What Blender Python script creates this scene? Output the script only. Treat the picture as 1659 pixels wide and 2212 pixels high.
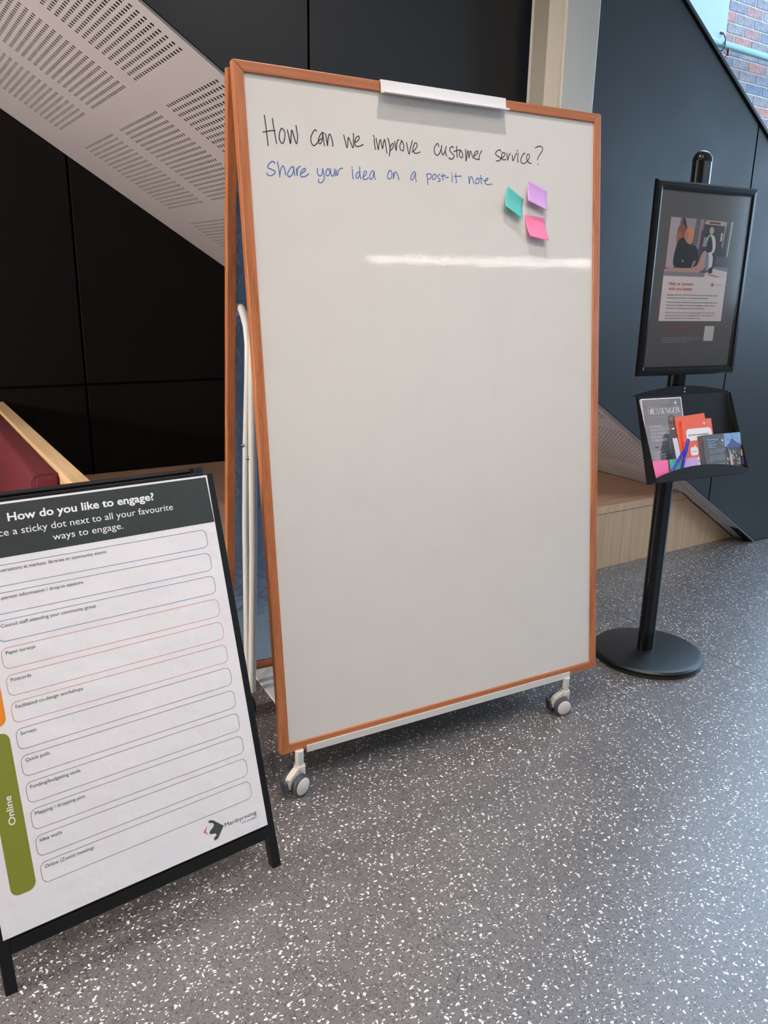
import bpy, bmesh, math, random
from mathutils import Matrix, Vector

for ob in list(bpy.data.objects):
    bpy.data.objects.remove(ob, do_unlink=True)
sc = bpy.context.scene
COL = sc.collection

# ---------------------------------------------------------------- camera
F_PX, PITCH, ROLL, CAM_H = 1664.90, 0.27213, 0.017456, 1.38359
cd = bpy.data.cameras.new('camera')
cam = bpy.data.objects.new('camera', cd)
COL.objects.link(cam)
cp, sp = math.cos(PITCH), math.sin(PITCH)
fw = Vector((0, cp, -sp)); r0 = Vector((1, 0, 0)); u0 = Vector((0, sp, cp))
cr, sr = math.cos(ROLL), math.sin(ROLL)
rt = r0 * cr + u0 * sr
up = u0 * cr - r0 * sr
cam.matrix_world = Matrix(((rt.x, up.x, -fw.x, 0), (rt.y, up.y, -fw.y, 0), (rt.z, up.z, -fw.z, CAM_H), (0, 0, 0, 1)))
cd.sensor_fit = 'HORIZONTAL'
cd.sensor_width = 36.0
cd.lens = 36.0 * F_PX / 1659.0
cd.clip_start = 0.05
cd.clip_end = 200
sc.camera = cam

# ---------------------------------------------------------------- world, light levels, exposure
world = bpy.data.worlds.new('sky')
sc.world = world
world.use_nodes = True
wn = world.node_tree.nodes
wn['Background'].inputs['Color'].default_value = (0.51, 0.74, 1.0, 1)
wn['Background'].inputs['Strength'].default_value = 8.6
FILL_NEAR = 7.0       # line light added above the viewer as soft fill on the whiteboard
LAMP_FAR = 75.0        # line light seen mirrored in the whiteboard
sc.view_settings.view_transform = 'Standard'
sc.view_settings.look = 'None'
sc.view_settings.gamma = 1.0
sc.view_settings.use_curve_mapping = False
sc.view_settings.exposure = 0.0
DOWNLIGHT = 80.0       # watts of each ceiling downlight
FILL_GLOBE = 430.0        # added globe, out of view at left, brightens soffit and booth

# stair frame: s along the stair (away, to the right), n into the building, z up
TH = math.radians(32.5)
STAIR = Matrix.Rotation(TH, 4, 'Z')

# window bays of the glazed end wall guide the sky light in
for n0, n1, z0, z1 in ((-5.2, 4.4, 1.35, 4.9),):
    pdn = bpy.data.lights.new('daylight_portal', 'AREA')
    pdn.shape = 'RECTANGLE'; pdn.size = n1 - n0; pdn.size_y = z1 - z0
    pdn.cycles.is_portal = True
    po_ = bpy.data.objects.new('daylight_portal', pdn); COL.objects.link(po_)
    # area light shines along its -Z: point it to -s
    po_.matrix_world = STAIR @ Matrix.Translation((8.9, (n0 + n1) / 2, (z0 + z1) / 2)) @ Matrix(((0, 0, 1, 0), (-1, 0, 0, 0), (0, -1, 0, 0), (0, 0, 0, 1)))

pdn = bpy.data.lights.new('skylight_portal', 'AREA')
pdn.shape = 'RECTANGLE'; pdn.size = 4.4; pdn.size_y = 2.6
pdn.cycles.is_portal = True
po_ = bpy.data.objects.new('skylight_portal', pdn); COL.objects.link(po_)
po_.matrix_world = STAIR @ Matrix.Translation((6.6, 3.35, 5.15))

# ---------------------------------------------------------------- helpers
def srgb(c):
    return tuple(((v / 255) / 12.92 if v / 255 <= 0.04045 else ((v / 255 + 0.055) / 1.055) ** 2.4) for v in c)

def mat(name, rgb, rough=0.5, metal=0.0, spec=0.5, coat=0.0):
    m = bpy.data.materials.new(name); m.use_nodes = True
    b = m.node_tree.nodes['Principled BSDF']
    b.inputs['Base Color'].default_value = (*srgb(rgb), 1)
    b.inputs['Roughness'].default_value = rough
    b.inputs['Metallic'].default_value = metal
    b.inputs['Specular IOR Level'].default_value = spec
    b.inputs['Coat Weight'].default_value = coat
    return m

def N(m, t, **kw):
    n = m.node_tree.nodes.new(t)
    for k, v in kw.items():
        if hasattr(n, k) and not isinstance(v, (tuple,)) or k in ('operation', 'blend_type', 'data_type', 'feature', 'distance'):
            setattr(n, k, v)
    return n
def L(m, a, b): m.node_tree.links.new(a, b)
def bsdf(m): return m.node_tree.nodes['Principled BSDF']

def coords(m, scale=(1, 1, 1), rot=(0, 0, 0), kind='Object'):
    tc = N(m, 'ShaderNodeTexCoord'); mp = N(m, 'ShaderNodeMapping')
    mp.inputs['Scale'].default_value = scale; mp.inputs['Rotation'].default_value = rot
    L(m, tc.outputs[kind], mp.inputs['Vector']); return mp.outputs['Vector']

def noise(m, vec, scale, detail=3, rough=0.5):
    n = N(m, 'ShaderNodeTexNoise'); n.inputs['Scale'].default_value = scale
    n.inputs['Detail'].default_value = detail; n.inputs['Roughness'].default_value = rough
    L(m, vec, n.inputs['Vector']); return n

def ramp(m, fac, stops):
    r = N(m, 'ShaderNodeValToRGB'); e = r.color_ramp.elements
    while len(e) < len(stops): e.new(0.5)
    for i, (p, c) in enumerate(stops):
        e[i].position = p; e[i].color = (*c, 1)
    L(m, fac, r.inputs['Fac']); return r.outputs['Color']

def mixc(m, fac, a, b, mode='MIX'):
    x = N(m, 'ShaderNodeMix'); x.data_type = 'RGBA'; x.blend_type = mode
    for sock, v in ((x.inputs['Factor'], fac), (x.inputs[6], a), (x.inputs[7], b)):
        if isinstance(v, (int, float)): sock.default_value = v
        elif isinstance(v, tuple): sock.default_value = (*v, 1)
        else: L(m, v, sock)
    return x.outputs[2]

def math_(m, op, a, b=None):
    x = N(m, 'ShaderNodeMath'); x.operation = op
    for i, v in enumerate((a, b)):
        if v is None: continue
        if isinstance(v, (int, float)): x.inputs[i].default_value = v
        else: L(m, v, x.inputs[i])
    return x.outputs[0]

def bump(m, h, strength=0.2, dist=0.01):
    b = N(m, 'ShaderNodeBump'); b.inputs['Strength'].default_value = strength
    b.inputs['Distance'].default_value = dist
    L(m, h, b.inputs['Height']); L(m, b.outputs['Normal'], bsdf(m).inputs['Normal'])

def wood(name, light, dark, axis, rough=0.45, fine=1.0):
    """grain running along local axis 0/1/2"""
    m = mat(name, light, rough)
    s = [26 * fine] * 3; s[axis] = 0.9
    v = coords(m, tuple(s))
    n1 = noise(m, v, 1.6, 5, 0.6)
    s2 = [150 * fine] * 3; s2[axis] = 3
    n2 = noise(m, coords(m, tuple(s2)), 1.3, 3, 0.6)
    f = math_(m, 'ADD', math_(m, 'MULTIPLY', n1.outputs['Fac'], 0.65), math_(m, 'MULTIPLY', n2.outputs['Fac'], 0.35))
    L(m, ramp(m, f, [(0.36, srgb(dark)), (0.62, srgb(light))]), bsdf(m).inputs['Base Color'])
    bump(m, n2.outputs['Fac'], 0.06, 0.002)
    return m

class MB:
    def __init__(s): s.v = []; s.f = []
    def add(s, vs, fs, M=None):
        o = len(s.v)
        s.v += [tuple(M @ Vector(p)) if M else tuple(p) for p in vs]
        s.f += [tuple(i + o for i in f) for f in fs]; return s
    def box(s, x0, x1, y0, y1, z0, z1, M=None):
        return s.add([(x0, y0, z0), (x1, y0, z0), (x1, y1, z0), (x0, y1, z0), (x0, y0, z1), (x1, y0, z1), (x1, y1, z1), (x0, y1, z1)],
                     [(0, 3, 2, 1), (4, 5, 6, 7), (0, 1, 5, 4), (1, 2, 6, 5), (2, 3, 7, 6), (3, 0, 4, 7)], M)
    def prism(s, pts, a, b, M=None, plane='xy'):
        """polygon pts extruded from a to b along the third axis"""
        def P(p, t):
            return {'xy': (p[0], p[1], t), 'xz': (p[0], t, p[1]), 'yz': (t, p[0], p[1])}[plane]
        n = len(pts)
        return s.add([P(p, a) for p in pts] + [P(p, b) for p in pts],
                     [tuple(range(n))[::-1], tuple(range(n, 2 * n))] + [(i, (i + 1) % n, n + (i + 1) % n, n + i) for i in range(n)], M)
    def lathe(s, prof, seg=32, M=None):
        vs = []; fs = []; n = len(prof)
        for k in range(seg):
            a = 2 * math.pi * k / seg
            vs += [(r * math.cos(a), r * math.sin(a), z) for r, z in prof]
        for k in range(seg):
            k2 = (k + 1) % seg
            for i in range(n - 1):
                fs.append((k * n + i, k2 * n + i, k2 * n + i + 1, k * n + i + 1))
        if prof[0][0] > 1e-6: fs.append(tuple(k * n for k in range(seg))[::-1])
        if prof[-1][0] > 1e-6: fs.append(tuple(k * n + n - 1 for k in range(seg)))
        return s.add(vs, fs, M)
    def tube(s, path, r, seg=14, M=None):
        P = [Vector(p) for p in path]; vs = []; fs = []
        ref = None
        for i, p in enumerate(P):
            t = (P[min(i + 1, len(P) - 1)] - P[max(i - 1, 0)]).normalized()
            if ref is None:
                ref = Vector((1, 0, 0)) if abs(t.x) < 0.8 else Vector((0, 1, 0))
            a = (ref - t * ref.dot(t)).normalized(); b = t.cross(a); ref = a
            rr = r[i] if isinstance(r, (list, tuple)) else r
            vs += [tuple(p + (a * math.cos(2 * math.pi * k / seg) + b * math.sin(2 * math.pi * k / seg)) * rr) for k in range(seg)]
        for i in range(len(P) - 1):
            for k in range(seg):
                k2 = (k + 1) % seg
                fs.append((i * seg + k, i * seg + k2, (i + 1) * seg + k2, (i + 1) * seg + k))
        fs.append(tuple(range(seg))[::-1]); fs.append(tuple((len(P) - 1) * seg + k for k in range(seg)))
        return s.add(vs, fs, M)
    def build(s, name, m, parent=None, smooth=False, bevel=0.0, label=None, seg=2):
        me = bpy.data.meshes.new(name); me.from_pydata(s.v, [], s.f); me.validate()
        bm = bmesh.new(); bm.from_mesh(me); bmesh.ops.recalc_face_normals(bm, faces=bm.faces[:]); bm.to_mesh(me); bm.free()
        if m: me.materials.append(m)
        o = bpy.data.objects.new(name, me); COL.objects.link(o)
        if parent: o.parent = parent
        if smooth:
            for p in me.polygons: p.use_smooth = True
            me.set_sharp_from_angle(angle=math.radians(38))
        if bevel:
            b = o.modifiers.new('bevel', 'BEVEL'); b.width = bevel; b.segments = seg; b.limit_method = 'ANGLE'; b.angle_limit = math.radians(50)
            b.harden_normals = False
        if label: o['label'] = label
        return o

def thing(name, label, cat, M=None, group=None):
    o = bpy.data.objects.new(name, None); COL.objects.link(o); o.empty_display_size = 0.1
    if M is not None: o.matrix_world = M
    o['label'] = label; o['category'] = cat
    if group: o['group'] = group
    return o
def tag(o, label, cat, group=None):
    o['label'] = label; o['category'] = cat
    if group: o['group'] = group
    return o
def struct(o): o['kind'] = 'structure'; return o
def root(name, M=None):
    o = bpy.data.objects.new(name, None); COL.objects.link(o)
    if M is not None: o.matrix_world = M
    o['kind'] = 'structure'; return o

# flat print: coloured polygons layered 0.05 mm apart on a printed sheet; colour is a mesh attribute
def print_material(name, rough=0.45):
    m = mat(name, (255, 255, 255), rough)
    a = N(m, 'ShaderNodeVertexColor'); a.layer_name = 'ink'
    L(m, a.outputs['Color'], bsdf(m).inputs['Base Color']); return m

def printed(name, polys, parent, M=None, m=None, w0=0.0002, label=None, step=0.000008):
    vs = []; fs = []; cols = []
    for i, (pts, c) in enumerate(polys):
        w = w0 + step * i
        o = len(vs)
        vs += [tuple(M @ Vector((p[0], p[1], w))) if M else (p[0], p[1], w) for p in pts]
        fs.append(tuple(range(o, o + len(pts)))); cols.append((*srgb(c), 1))
    me = bpy.data.meshes.new(name); me.from_pydata(vs, [], fs)
    at = me.color_attributes.new('ink', 'FLOAT_COLOR', 'CORNER')
    k = 0
    for p, c in zip(me.polygons, cols):
        for _ in p.vertices:
            at.data[k].color = c; k += 1
    me.materials.append(m or PRINT)
    o = bpy.data.objects.new(name, me); COL.objects.link(o); o.parent = parent
    if label: o['label'] = label
    return o

def chaikin(P, it=2):
    for _ in range(it):
        Q = []
        for i in range(len(P)):
            a, b = P[i], P[(i + 1) % len(P)]
            Q += [(a[0] * 0.75 + b[0] * 0.25, a[1] * 0.75 + b[1] * 0.25), (a[0] * 0.25 + b[0] * 0.75, a[1] * 0.25 + b[1] * 0.75)]
        P = Q
    return P
def ell(cx, cy, rx, ry, n=18, a0=0.0):
    return [(cx + rx * math.cos(a0 + 2 * math.pi * i / n), cy + ry * math.sin(a0 + 2 * math.pi * i / n)) for i in range(n)]
def rrect(x0, y0, x1, y1, r, k=5):
    out = []
    for cx, cy, a in ((x1 - r, y1 - r, 0), (x0 + r, y1 - r, 90), (x0 + r, y0 + r, 180), (x1 - r, y0 + r, 270)):
        for i in range(k + 1):
            t = math.radians(a + 90 * i / k); out.append((cx + r * math.cos(t), cy + r * math.sin(t)))
    return out
def ring(name, outer, inner, m, parent, M, w=0.0002):
    n = len(outer)
    mb = MB().add([(p[0], p[1], w) for p in outer + inner], [(i, (i + 1) % n, n + (i + 1) % n, n + i) for i in range(n)], M)
    return mb.build(name, m, parent)

def text(name, body, parent, M, m, x0, v, size, width=None, align='LEFT', weight=0.0, w=0.0003, rot=0.0, shear=0.0, label=None):
    """flat lettering; v = baseline, size = cap height in metres"""
    cu = bpy.data.curves.new('t', 'FONT'); cu.body = body; cu.size = 1.0; cu.offset = weight; cu.shear = shear; cu.resolution_u = 3
    tmp = bpy.data.objects.new('t', cu); COL.objects.link(tmp)
    dg = bpy.context.evaluated_depsgraph_get(); dg.update()
    me = bpy.data.meshes.new_from_object(tmp.evaluated_get(dg))
    bpy.data.objects.remove(tmp, do_unlink=True); bpy.data.curves.remove(cu)
    xs = [p.co.x for p in me.vertices]; a, b = min(xs), max(xs)
    sy = size / 0.70
    sx = width / (b - a) if width else sy
    wid = (b - a) * sx
    ox = {'LEFT': 0, 'CENTER': -wid / 2, 'RIGHT': -wid}[align]
    R = Matrix.Rotation(rot, 4, 'Z')
    for p in me.vertices:
        q = R @ Vector(((p.co.x - a) * sx + ox, p.co.y * sy, 0))
        p.co = M @ Vector((q.x + x0, q.y + v, w))
    me.name = name; me.materials.clear(); me.materials.append(m)
    o = bpy.data.objects.new(name, me); COL.objects.link(o); o.parent = parent
    if label: o['label'] = label
    return o

def catmull(pts, k=5):
    if len(pts) < 3: return pts
    P = [pts[0]] + list(pts) + [pts[-1]]; out = []
    for i in range(1, len(P) - 2):
        a, b, c, d = P[i - 1], P[i], P[i + 1], P[i + 2]
        for j in range(k):
            t = j / k
            out.append(tuple(0.5 * ((2 * b[q]) + (-a[q] + c[q]) * t + (2 * a[q] - 5 * b[q] + 4 * c[q] - d[q]) * t * t + (-a[q] + 3 * b[q] - 3 * c[q] + d[q]) * t ** 3) for q in range(2)))
    out.append(tuple(pts[-1])); return out

def ink_strokes(name, strokes, wid, m, parent, M, label):
    mb = MB()
    for si, st in enumerate(strokes):
        P = catmull([(a / 10000, b / 10000) for a, b in st])
        w = 0.0003 + 0.00002 * (si % 7)
        vs = []
        for i, p in enumerate(P):
            q0 = P[max(i - 1, 0)]; q1 = P[min(i + 1, len(P) - 1)]
            d = Vector((q1[0] - q0[0], q1[1] - q0[1]))
            d = d.normalized() if d.length > 1e-9 else Vector((1, 0))
            vs += [(p[0] - d.y * wid, p[1] + d.x * wid, w), (p[0] + d.y * wid, p[1] - d.x * wid, w)]
        mb.add(vs, [(2 * i, 2 * i + 1, 2 * i + 3, 2 * i + 2) for i in range(len(P) - 1)], M)
        for e in (P[0], P[-1]):
            mb.add([(x, y, w + 0.00001) for x, y in ell(e[0], e[1], wid, wid, 8)], [tuple(range(8))], M)
    return mb.build(name, m, parent, label=label)
BLACK_INK=[[(742,16955),(768,16684),(792,16257)],[(948,16905),(982,16608),(1023,16327)],[(681,16563),(769,16583),(919,16622),(1001,16623)],[(1173,16700),(1114,16572),(1108,16425),(1173,16341),(1239,16437),(1260,16603),(1218,16680),(1173,16700)],[(1334,16679),(1366,16515),(1399,16356),(1424,16537),(1453,16684),(1500,16544),(1559,16371),(1601,16553),(1574,16801)],[(2134,16724),(2097,16754),(2024,16677),(1964,16538),(1980,16422),(2038,16369),(2125,16427),(2219,16528),(2256,16557)],[(2333,16690),(2299,16712),(2226,16629),(2169,16507),(2194,16434),(2244,16447),(2289,16552),(2307,16687),(2318,16537),(2339,16391)],[(2386,16687),(2407,16546),(2424,16399),(2446,16549),(2494,16689),(2540,16626),(2573,16510),(2578,16426),(2563,16403)],[(2904,16706),(2945,16545),(2988,16398),(3015,16534),(3039,16664),(3097,16541),(3162,16414),(3187,16618),(3191,16772)],[(3220,16556),(3304,16595),(3360,16677),(3331,16721),(3256,16659),(3215,16535),(3246,16469),(3338,16464),(3469,16524)],[(3781,16782),(3803,16746)],[(3801,16711),(3812,16567),(3828,16433)],[(3864,16712),(3890,16558),(3917,16430),(3946,16579),(3989,16698),(4021,16586),(4050,16473),(4074,16590),(4120,16710),(4150,16551),(4174,16368)],[(4220,16750),(4258,16638),(4275,16485),(4248,16304)],[(4268,16453),(4302,16565),(4361,16632),(4388,16603),(4356,16508),(4277,16439)],[(4430,16688),(4444,16577),(4464,16458),(4483,16596),(4517,16716),(4560,16743)],[(4622,16733),(4669,16707),(4707,16601),(4688,16482),(4621,16484),(4582,16559),(4609,16655),(4660,16721)],[(4799,16695),(4826,16549),(4868,16399),(4924,16589),(4983,16759)],[(4968,16467),(5048,16521),(5131,16639),(5104,16711),(5044,16678),(4995,16548),(5026,16457),(5104,16444),(5223,16489)],[(5837,16678),(5819,16749),(5768,16744),(5688,16625),(5691,16514),(5759,16447),(5841,16495),(5905,16612),(5929,16711)],[(5935,16714),(5915,16597),(5962,16476),(6025,16559),(6081,16708)],[(6081,16708),(6046,16576),(6093,16452)],[(6326,16698),(6286,16726),(6202,16663),(6210,16591),(6310,16518),(6339,16456),(6266,16393),(6173,16394),(6184,16427)],[(6433,16746),(6433,16609),(6445,16447)],[(6329,16592),(6413,16626),(6559,16657)],[(6559,16652),(6619,16576),(6627,16495),(6584,16451),(6523,16495),(6519,16567),(6558,16644)],[(6733,16692),(6733,16537),(6743,16374),(6774,16524),(6805,16665),(6832,16561),(6846,16461),(6866,16564),(6894,16662),(6944,16571),(6974,16475)],[(7017,16525),(7125,16603),(7158,16655),(7116,16681),(7040,16612),(7006,16511),(7048,16468),(7207,16453)],[(7207,16453),(7186,16468),(7221,16595),(7294,16703)],[(7978,16734),(7928,16780),(7829,16738),(7777,16659),(7860,16599),(7958,16557),(7968,16524),(7879,16475),(7796,16468)],[(7947,16547),(8080,16617),(8114,16687),(8071,16720),(8004,16678),(7991,16576),(8057,16514),(8146,16539)],[(8181,16710),(8198,16610),(8212,16519),(8247,16631),(8315,16721)],[(8381,16668),(8402,16517),(8459,16615),(8540,16749)],[(8556,16826),(8578,16795)],[(8607,16746),(8576,16625),(8593,16494)],[(8845,16750),(8811,16760),(8719,16637),(8695,16533),(8752,16473),(8832,16484),(8947,16562)],[(8947,16562),(9016,16662),(9005,16743),(8948,16741),(8902,16652),(8947,16553),(9015,16507),(9084,16504)],[(9237,16946),(9318,16987),(9435,17010),(9512,16970),(9492,16874),(9375,16743),(9316,16614)],[(9325,16510),(9344,16494)]]
BLUE_INK=[[(938,15852),(922,15887),(848,15881),(758,15789),(754,15731),(862,15698),(939,15655),(901,15594),(796,15545),(715,15572),(717,15602)],[(1015,15895),(1040,15712),(1056,15539)],[(1060,15597),(1097,15733),(1159,15812),(1200,15724),(1215,15589)],[(1450,15794),(1394,15806),(1302,15699),(1268,15613),(1302,15562),(1381,15605),(1435,15709),(1432,15809),(1449,15693),(1466,15602)],[(1516,15782),(1519,15682),(1533,15599),(1540,15717),(1575,15803),(1631,15838)],[(1642,15657),(1753,15733),(1765,15784),(1727,15790),(1645,15708),(1620,15622),(1656,15586),(1754,15607),(1855,15673)],[(2108,15819),(2101,15709),(2156,15641),(2217,15683),(2256,15831)],[(2256,15831),(2285,15654),(2280,15569),(2205,15486),(2136,15476),(2108,15505),(2131,15558)],[(2405,15842),(2351,15779),(2336,15692),(2384,15662),(2436,15700),(2451,15786),(2405,15842)],[(2475,15848),(2478,15737),(2514,15663),(2567,15709),(2605,15849)],[(2605,15849),(2600,15763),(2615,15675)],[(2643,15827),(2649,15750),(2666,15691),(2702,15805),(2767,15870),(2828,15880)],[(3101,15934),(3111,15918)],[(3112,15871),(3116,15750),(3126,15638)],[(3326,15818),(3263,15813),(3207,15722),(3235,15663),(3299,15711),(3337,15836)],[(3333,15958),(3325,15800),(3358,15649)],[(3414,15690),(3501,15773),(3532,15837),(3496,15865),(3447,15800),(3423,15691),(3449,15646),(3523,15667),(3580,15702)],[(3737,15884),(3690,15872),(3629,15767),(3625,15674),(3681,15678),(3731,15759),(3764,15878),(3763,15762),(3792,15671)],[(4235,15929),(4185,15855),(4167,15744),(4207,15716),(4265,15736),(4307,15833),(4283,15925),(4235,15929)],[(4357,15884),(4350,15726),(4384,15854),(4434,15913),(4479,15846),(4522,15715)],[(5054,15920),(5017,15962),(4956,15913),(4899,15798),(4910,15738),(4970,15771),(5033,15887),(5055,15936),(5050,15808),(5072,15714)],[(5421,15932),(5436,15804),(5437,15656)],[(5410,15915),(5501,15946),(5570,15911),(5537,15836),(5435,15780)],[(5672,15950),(5610,15897),(5597,15816),(5647,15803),(5709,15856),(5721,15922),(5672,15950)],[(5844,15955),(5782,15918),(5790,15862),(5849,15818),(5838,15776),(5766,15760)],[(5956,15980),(5933,15889),(5951,15809)],[(5883,15909),(6037,15937)],[(6035,15883),(6128,15895)],[(6230,16025),(6244,16013)],[(6253,15961),(6250,15863),(6258,15773)],[(6379,16019),(6385,15872),(6404,15792),(6372,15765)],[(6325,15934),(6565,15959)],[(6818,15977),(6832,15870),(6836,15758),(6865,15906),(6919,15976),(6960,15896),(7000,15774)],[(7121,15949),(7066,15887),(7048,15819),(7096,15794),(7161,15827),(7174,15911),(7121,15949)],[(7241,16033),(7249,15900),(7268,15801)],[(7185,15937),(7304,15950)],[(7324,15897),(7432,15896),(7499,15951),(7477,15970),(7411,15928),(7388,15843),(7452,15797),(7539,15799),(7588,15823)],[(7616,15816),(7631,15809)]]

# ---------------------------------------------------------------- materials
PRINT = print_material('printed_ink', 0.45)
PRINT_GLOSS = print_material('printed_gloss', 0.3)
charcoal = mat('charcoal_panel', (20, 19, 21), 0.36, 0, 0.5)
v_ = coords(charcoal, (1, 1, 1)); n_ = noise(charcoal, v_, 3.0, 4, 0.6)
L(charcoal, ramp(charcoal, n_.outputs['Fac'], [(0.3, (0.46,) * 3), (0.75, (0.54,) * 3)]), bsdf(charcoal).inputs['Roughness'])
black_lining = mat('black_lining', (13, 10, 10), 0.5, 0, 0.18)
gap_black = mat('shadow_gap_black', (6, 6, 6), 0.9, 0, 0.1)
cap_black = mat('black_cap', (20, 20, 21), 0.45)
soffit_white = mat('soffit_white_paint', (206, 200, 205), 0.6, 0, 0.4)
hole_dark = mat('acoustic_backing', (14, 10, 12), 0.9, 0, 0.1)
cream = mat('cream_steel_paint', (202, 197, 186), 0.28, 0, 0.5)
n_ = noise(cream, coords(cream, (1, 1, 0.3)), 60, 3); bump(cream, n_.outputs['Fac'], 0.25, 0.004)
pale_blue = mat('pale_wall_paint', (150, 166, 170), 0.5)
white_wall = mat('room_wall_paint', (196, 190, 184), 0.7)
ceil_m = mat('ceiling_paint', (205, 202, 198), 0.8)
oak = wood('oak_laminate_upright', (222, 190, 152), (202, 166, 128), 2, 0.4)
oak_h = wood('oak_laminate_top', (206, 170, 142), (182, 146, 118), 0, 0.4)
oak_rail = wood('oak_rail_top', (248, 214, 168), (230, 192, 144), 0, 0.42)
beech_v = wood('beech_frame_upright', (192, 120, 76), (162, 94, 56), 2, 0.4, 1.5)
beech_h = wood('beech_frame_cross', (192, 120, 76), (162, 94, 56), 0, 0.4, 1.5)
white_metal = mat('white_powder_coat', (214, 212, 208), 0.32)
clip_white = mat('white_aluminium_clip', (226, 224, 226), 0.35)
tyre_grey = mat('grey_rubber_tyre', (70, 72, 80), 0.5)
hub_white = mat('caster_hub_plastic', (214, 208, 202), 0.4)
pedal_grey = mat('brake_pedal_plastic', (62, 64, 74), 0.45)
chrome = mat('chrome', (190, 190, 190), 0.2, 1.0)
black_metal = mat('black_powder_coat', (13, 13, 14), 0.33, 0, 0.5)
stand_black = mat('black_anodised', (13, 13, 15), 0.2, 0, 0.4)
disc_black = mat('satin_black_disc', (22, 24, 27), 0.38, 0, 0.6)
n_ = noise(disc_black, coords(disc_black), 900, 2); bump(disc_black, n_.outputs['Fac'], 0.08, 0.001)
tray_black = mat('tray_black', (24, 24, 25), 0.6, 0, 0.2)
black_ink = mat('black_marker_ink', (34, 28, 32), 0.5)
blue_ink = mat('blue_marker_ink', (62, 100, 172), 0.5)
pipe_green = mat('grey_green_pipe_paint', (112, 150, 146), 0.22)
brass = mat('brass', (150, 96, 70), 0.35, 0.7)
dark_iron = mat('pipe_clamp_iron', (42, 48, 52), 0.5)

# whiteboard enamel: faint old smudges, very slightly wavy gloss
enamel = mat('whiteboard_enamel', (218, 215, 211), 0.0, 0, 0.5)
vv = coords(enamel)
sm = noise(enamel, vv, 7.0, 4, 0.7)
L(enamel, ramp(enamel, sm.outputs['Fac'], [(0.30, srgb((219, 214, 208))), (0.55, srgb((221, 217, 211)))]), bsdf(enamel).inputs['Base Color'])
wv = noise(enamel, vv, 16.0, 5, 0.75)
wv2 = noise(enamel, coords(enamel, (1, 1, 1)), 190.0, 2, 0.6)
hh = math_(enamel, 'ADD', math_(enamel, 'MULTIPLY', wv.outputs['Fac'], 1.0), math_(enamel, 'MULTIPLY', wv2.outputs['Fac'], 0.035))
bump(enamel, hh, 0.14, 0.0012)

# galvanised sheet on the back of the boards
galv = mat('sheet_steel_back', (176, 198, 222), 0.26, 0.8)
n1 = noise(galv, coords(galv), 9, 3, 0.6); n2 = noise(galv, coords(galv), 80, 3, 0.6)
bump(galv, math_(galv, 'ADD', math_(galv, 'MULTIPLY', n1.outputs['Fac'], 1.0), math_(galv, 'MULTIPLY', n2.outputs['Fac'], 0.08)), 0.35, 0.03)

# poster paper with soft wrinkles
paper = mat('poster_paper', (232, 228, 230), 0.42)
w1 = noise(paper, coords(paper), 7, 4, 0.55); w2 = noise(paper, coords(paper), 30, 2, 0.5)
bump(paper, math_(paper, 'ADD', w1.outputs['Fac'], math_(paper, 'MULTIPLY', w2.outputs['Fac'], 0.15)), 0.32, 0.022)
poster_head = mat('poster_header_ink', (46, 52, 50), 0.5)
w1 = noise(poster_head, coords(poster_head), 7, 4, 0.55)
bump(poster_head, w1.outputs['Fac'], 0.25, 0.02)
def ink(name, rgb): return mat(name, rgb, 0.5)
k_white = ink('white_ink', (240, 240, 240)); k_blue = ink('blue_line_ink', (84, 106, 164)); k_orange = ink('orange_line_ink', (212, 124, 98))
k_olive = ink('olive_line_ink', (122, 110, 92)); k_green = ink('green_tab_ink', (128, 134, 44)); k_tab_o = ink('orange_tab_ink', (232, 138, 40))
k_tab_b = ink('blue_tab_ink', (60, 90, 160)); k_grey = ink('dark_grey_ink', (72, 74, 76)); k_red = ink('red_ink', (212, 92, 76)); k_dark = ink('near_black_ink', (50, 50, 54))
k_sky = ink('light_blue_ink', (150, 180, 224)); k_pale = ink('pale_grey_ink', (196, 194, 198)); k_mid = ink('mid_grey_ink', (120, 116, 120))

# burgundy upholstery
burg = mat('burgundy_wool', (98, 44, 54), 0.85, 0, 0.3)
n1 = noise(burg, coords(burg), 14, 4, 0.6); n2 = noise(burg, coords(burg), 420, 3, 0.6)
L(burg, ramp(burg, n2.outputs['Fac'], [(0.3, srgb((88, 30, 40))), (0.7, srgb((116, 46, 56)))]), bsdf(burg).inputs['Base Color'])
bsdf(burg).inputs['Sheen Weight'].default_value = 0.0
bump(burg, n2.outputs['Fac'], 0.4, 0.003)

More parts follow.
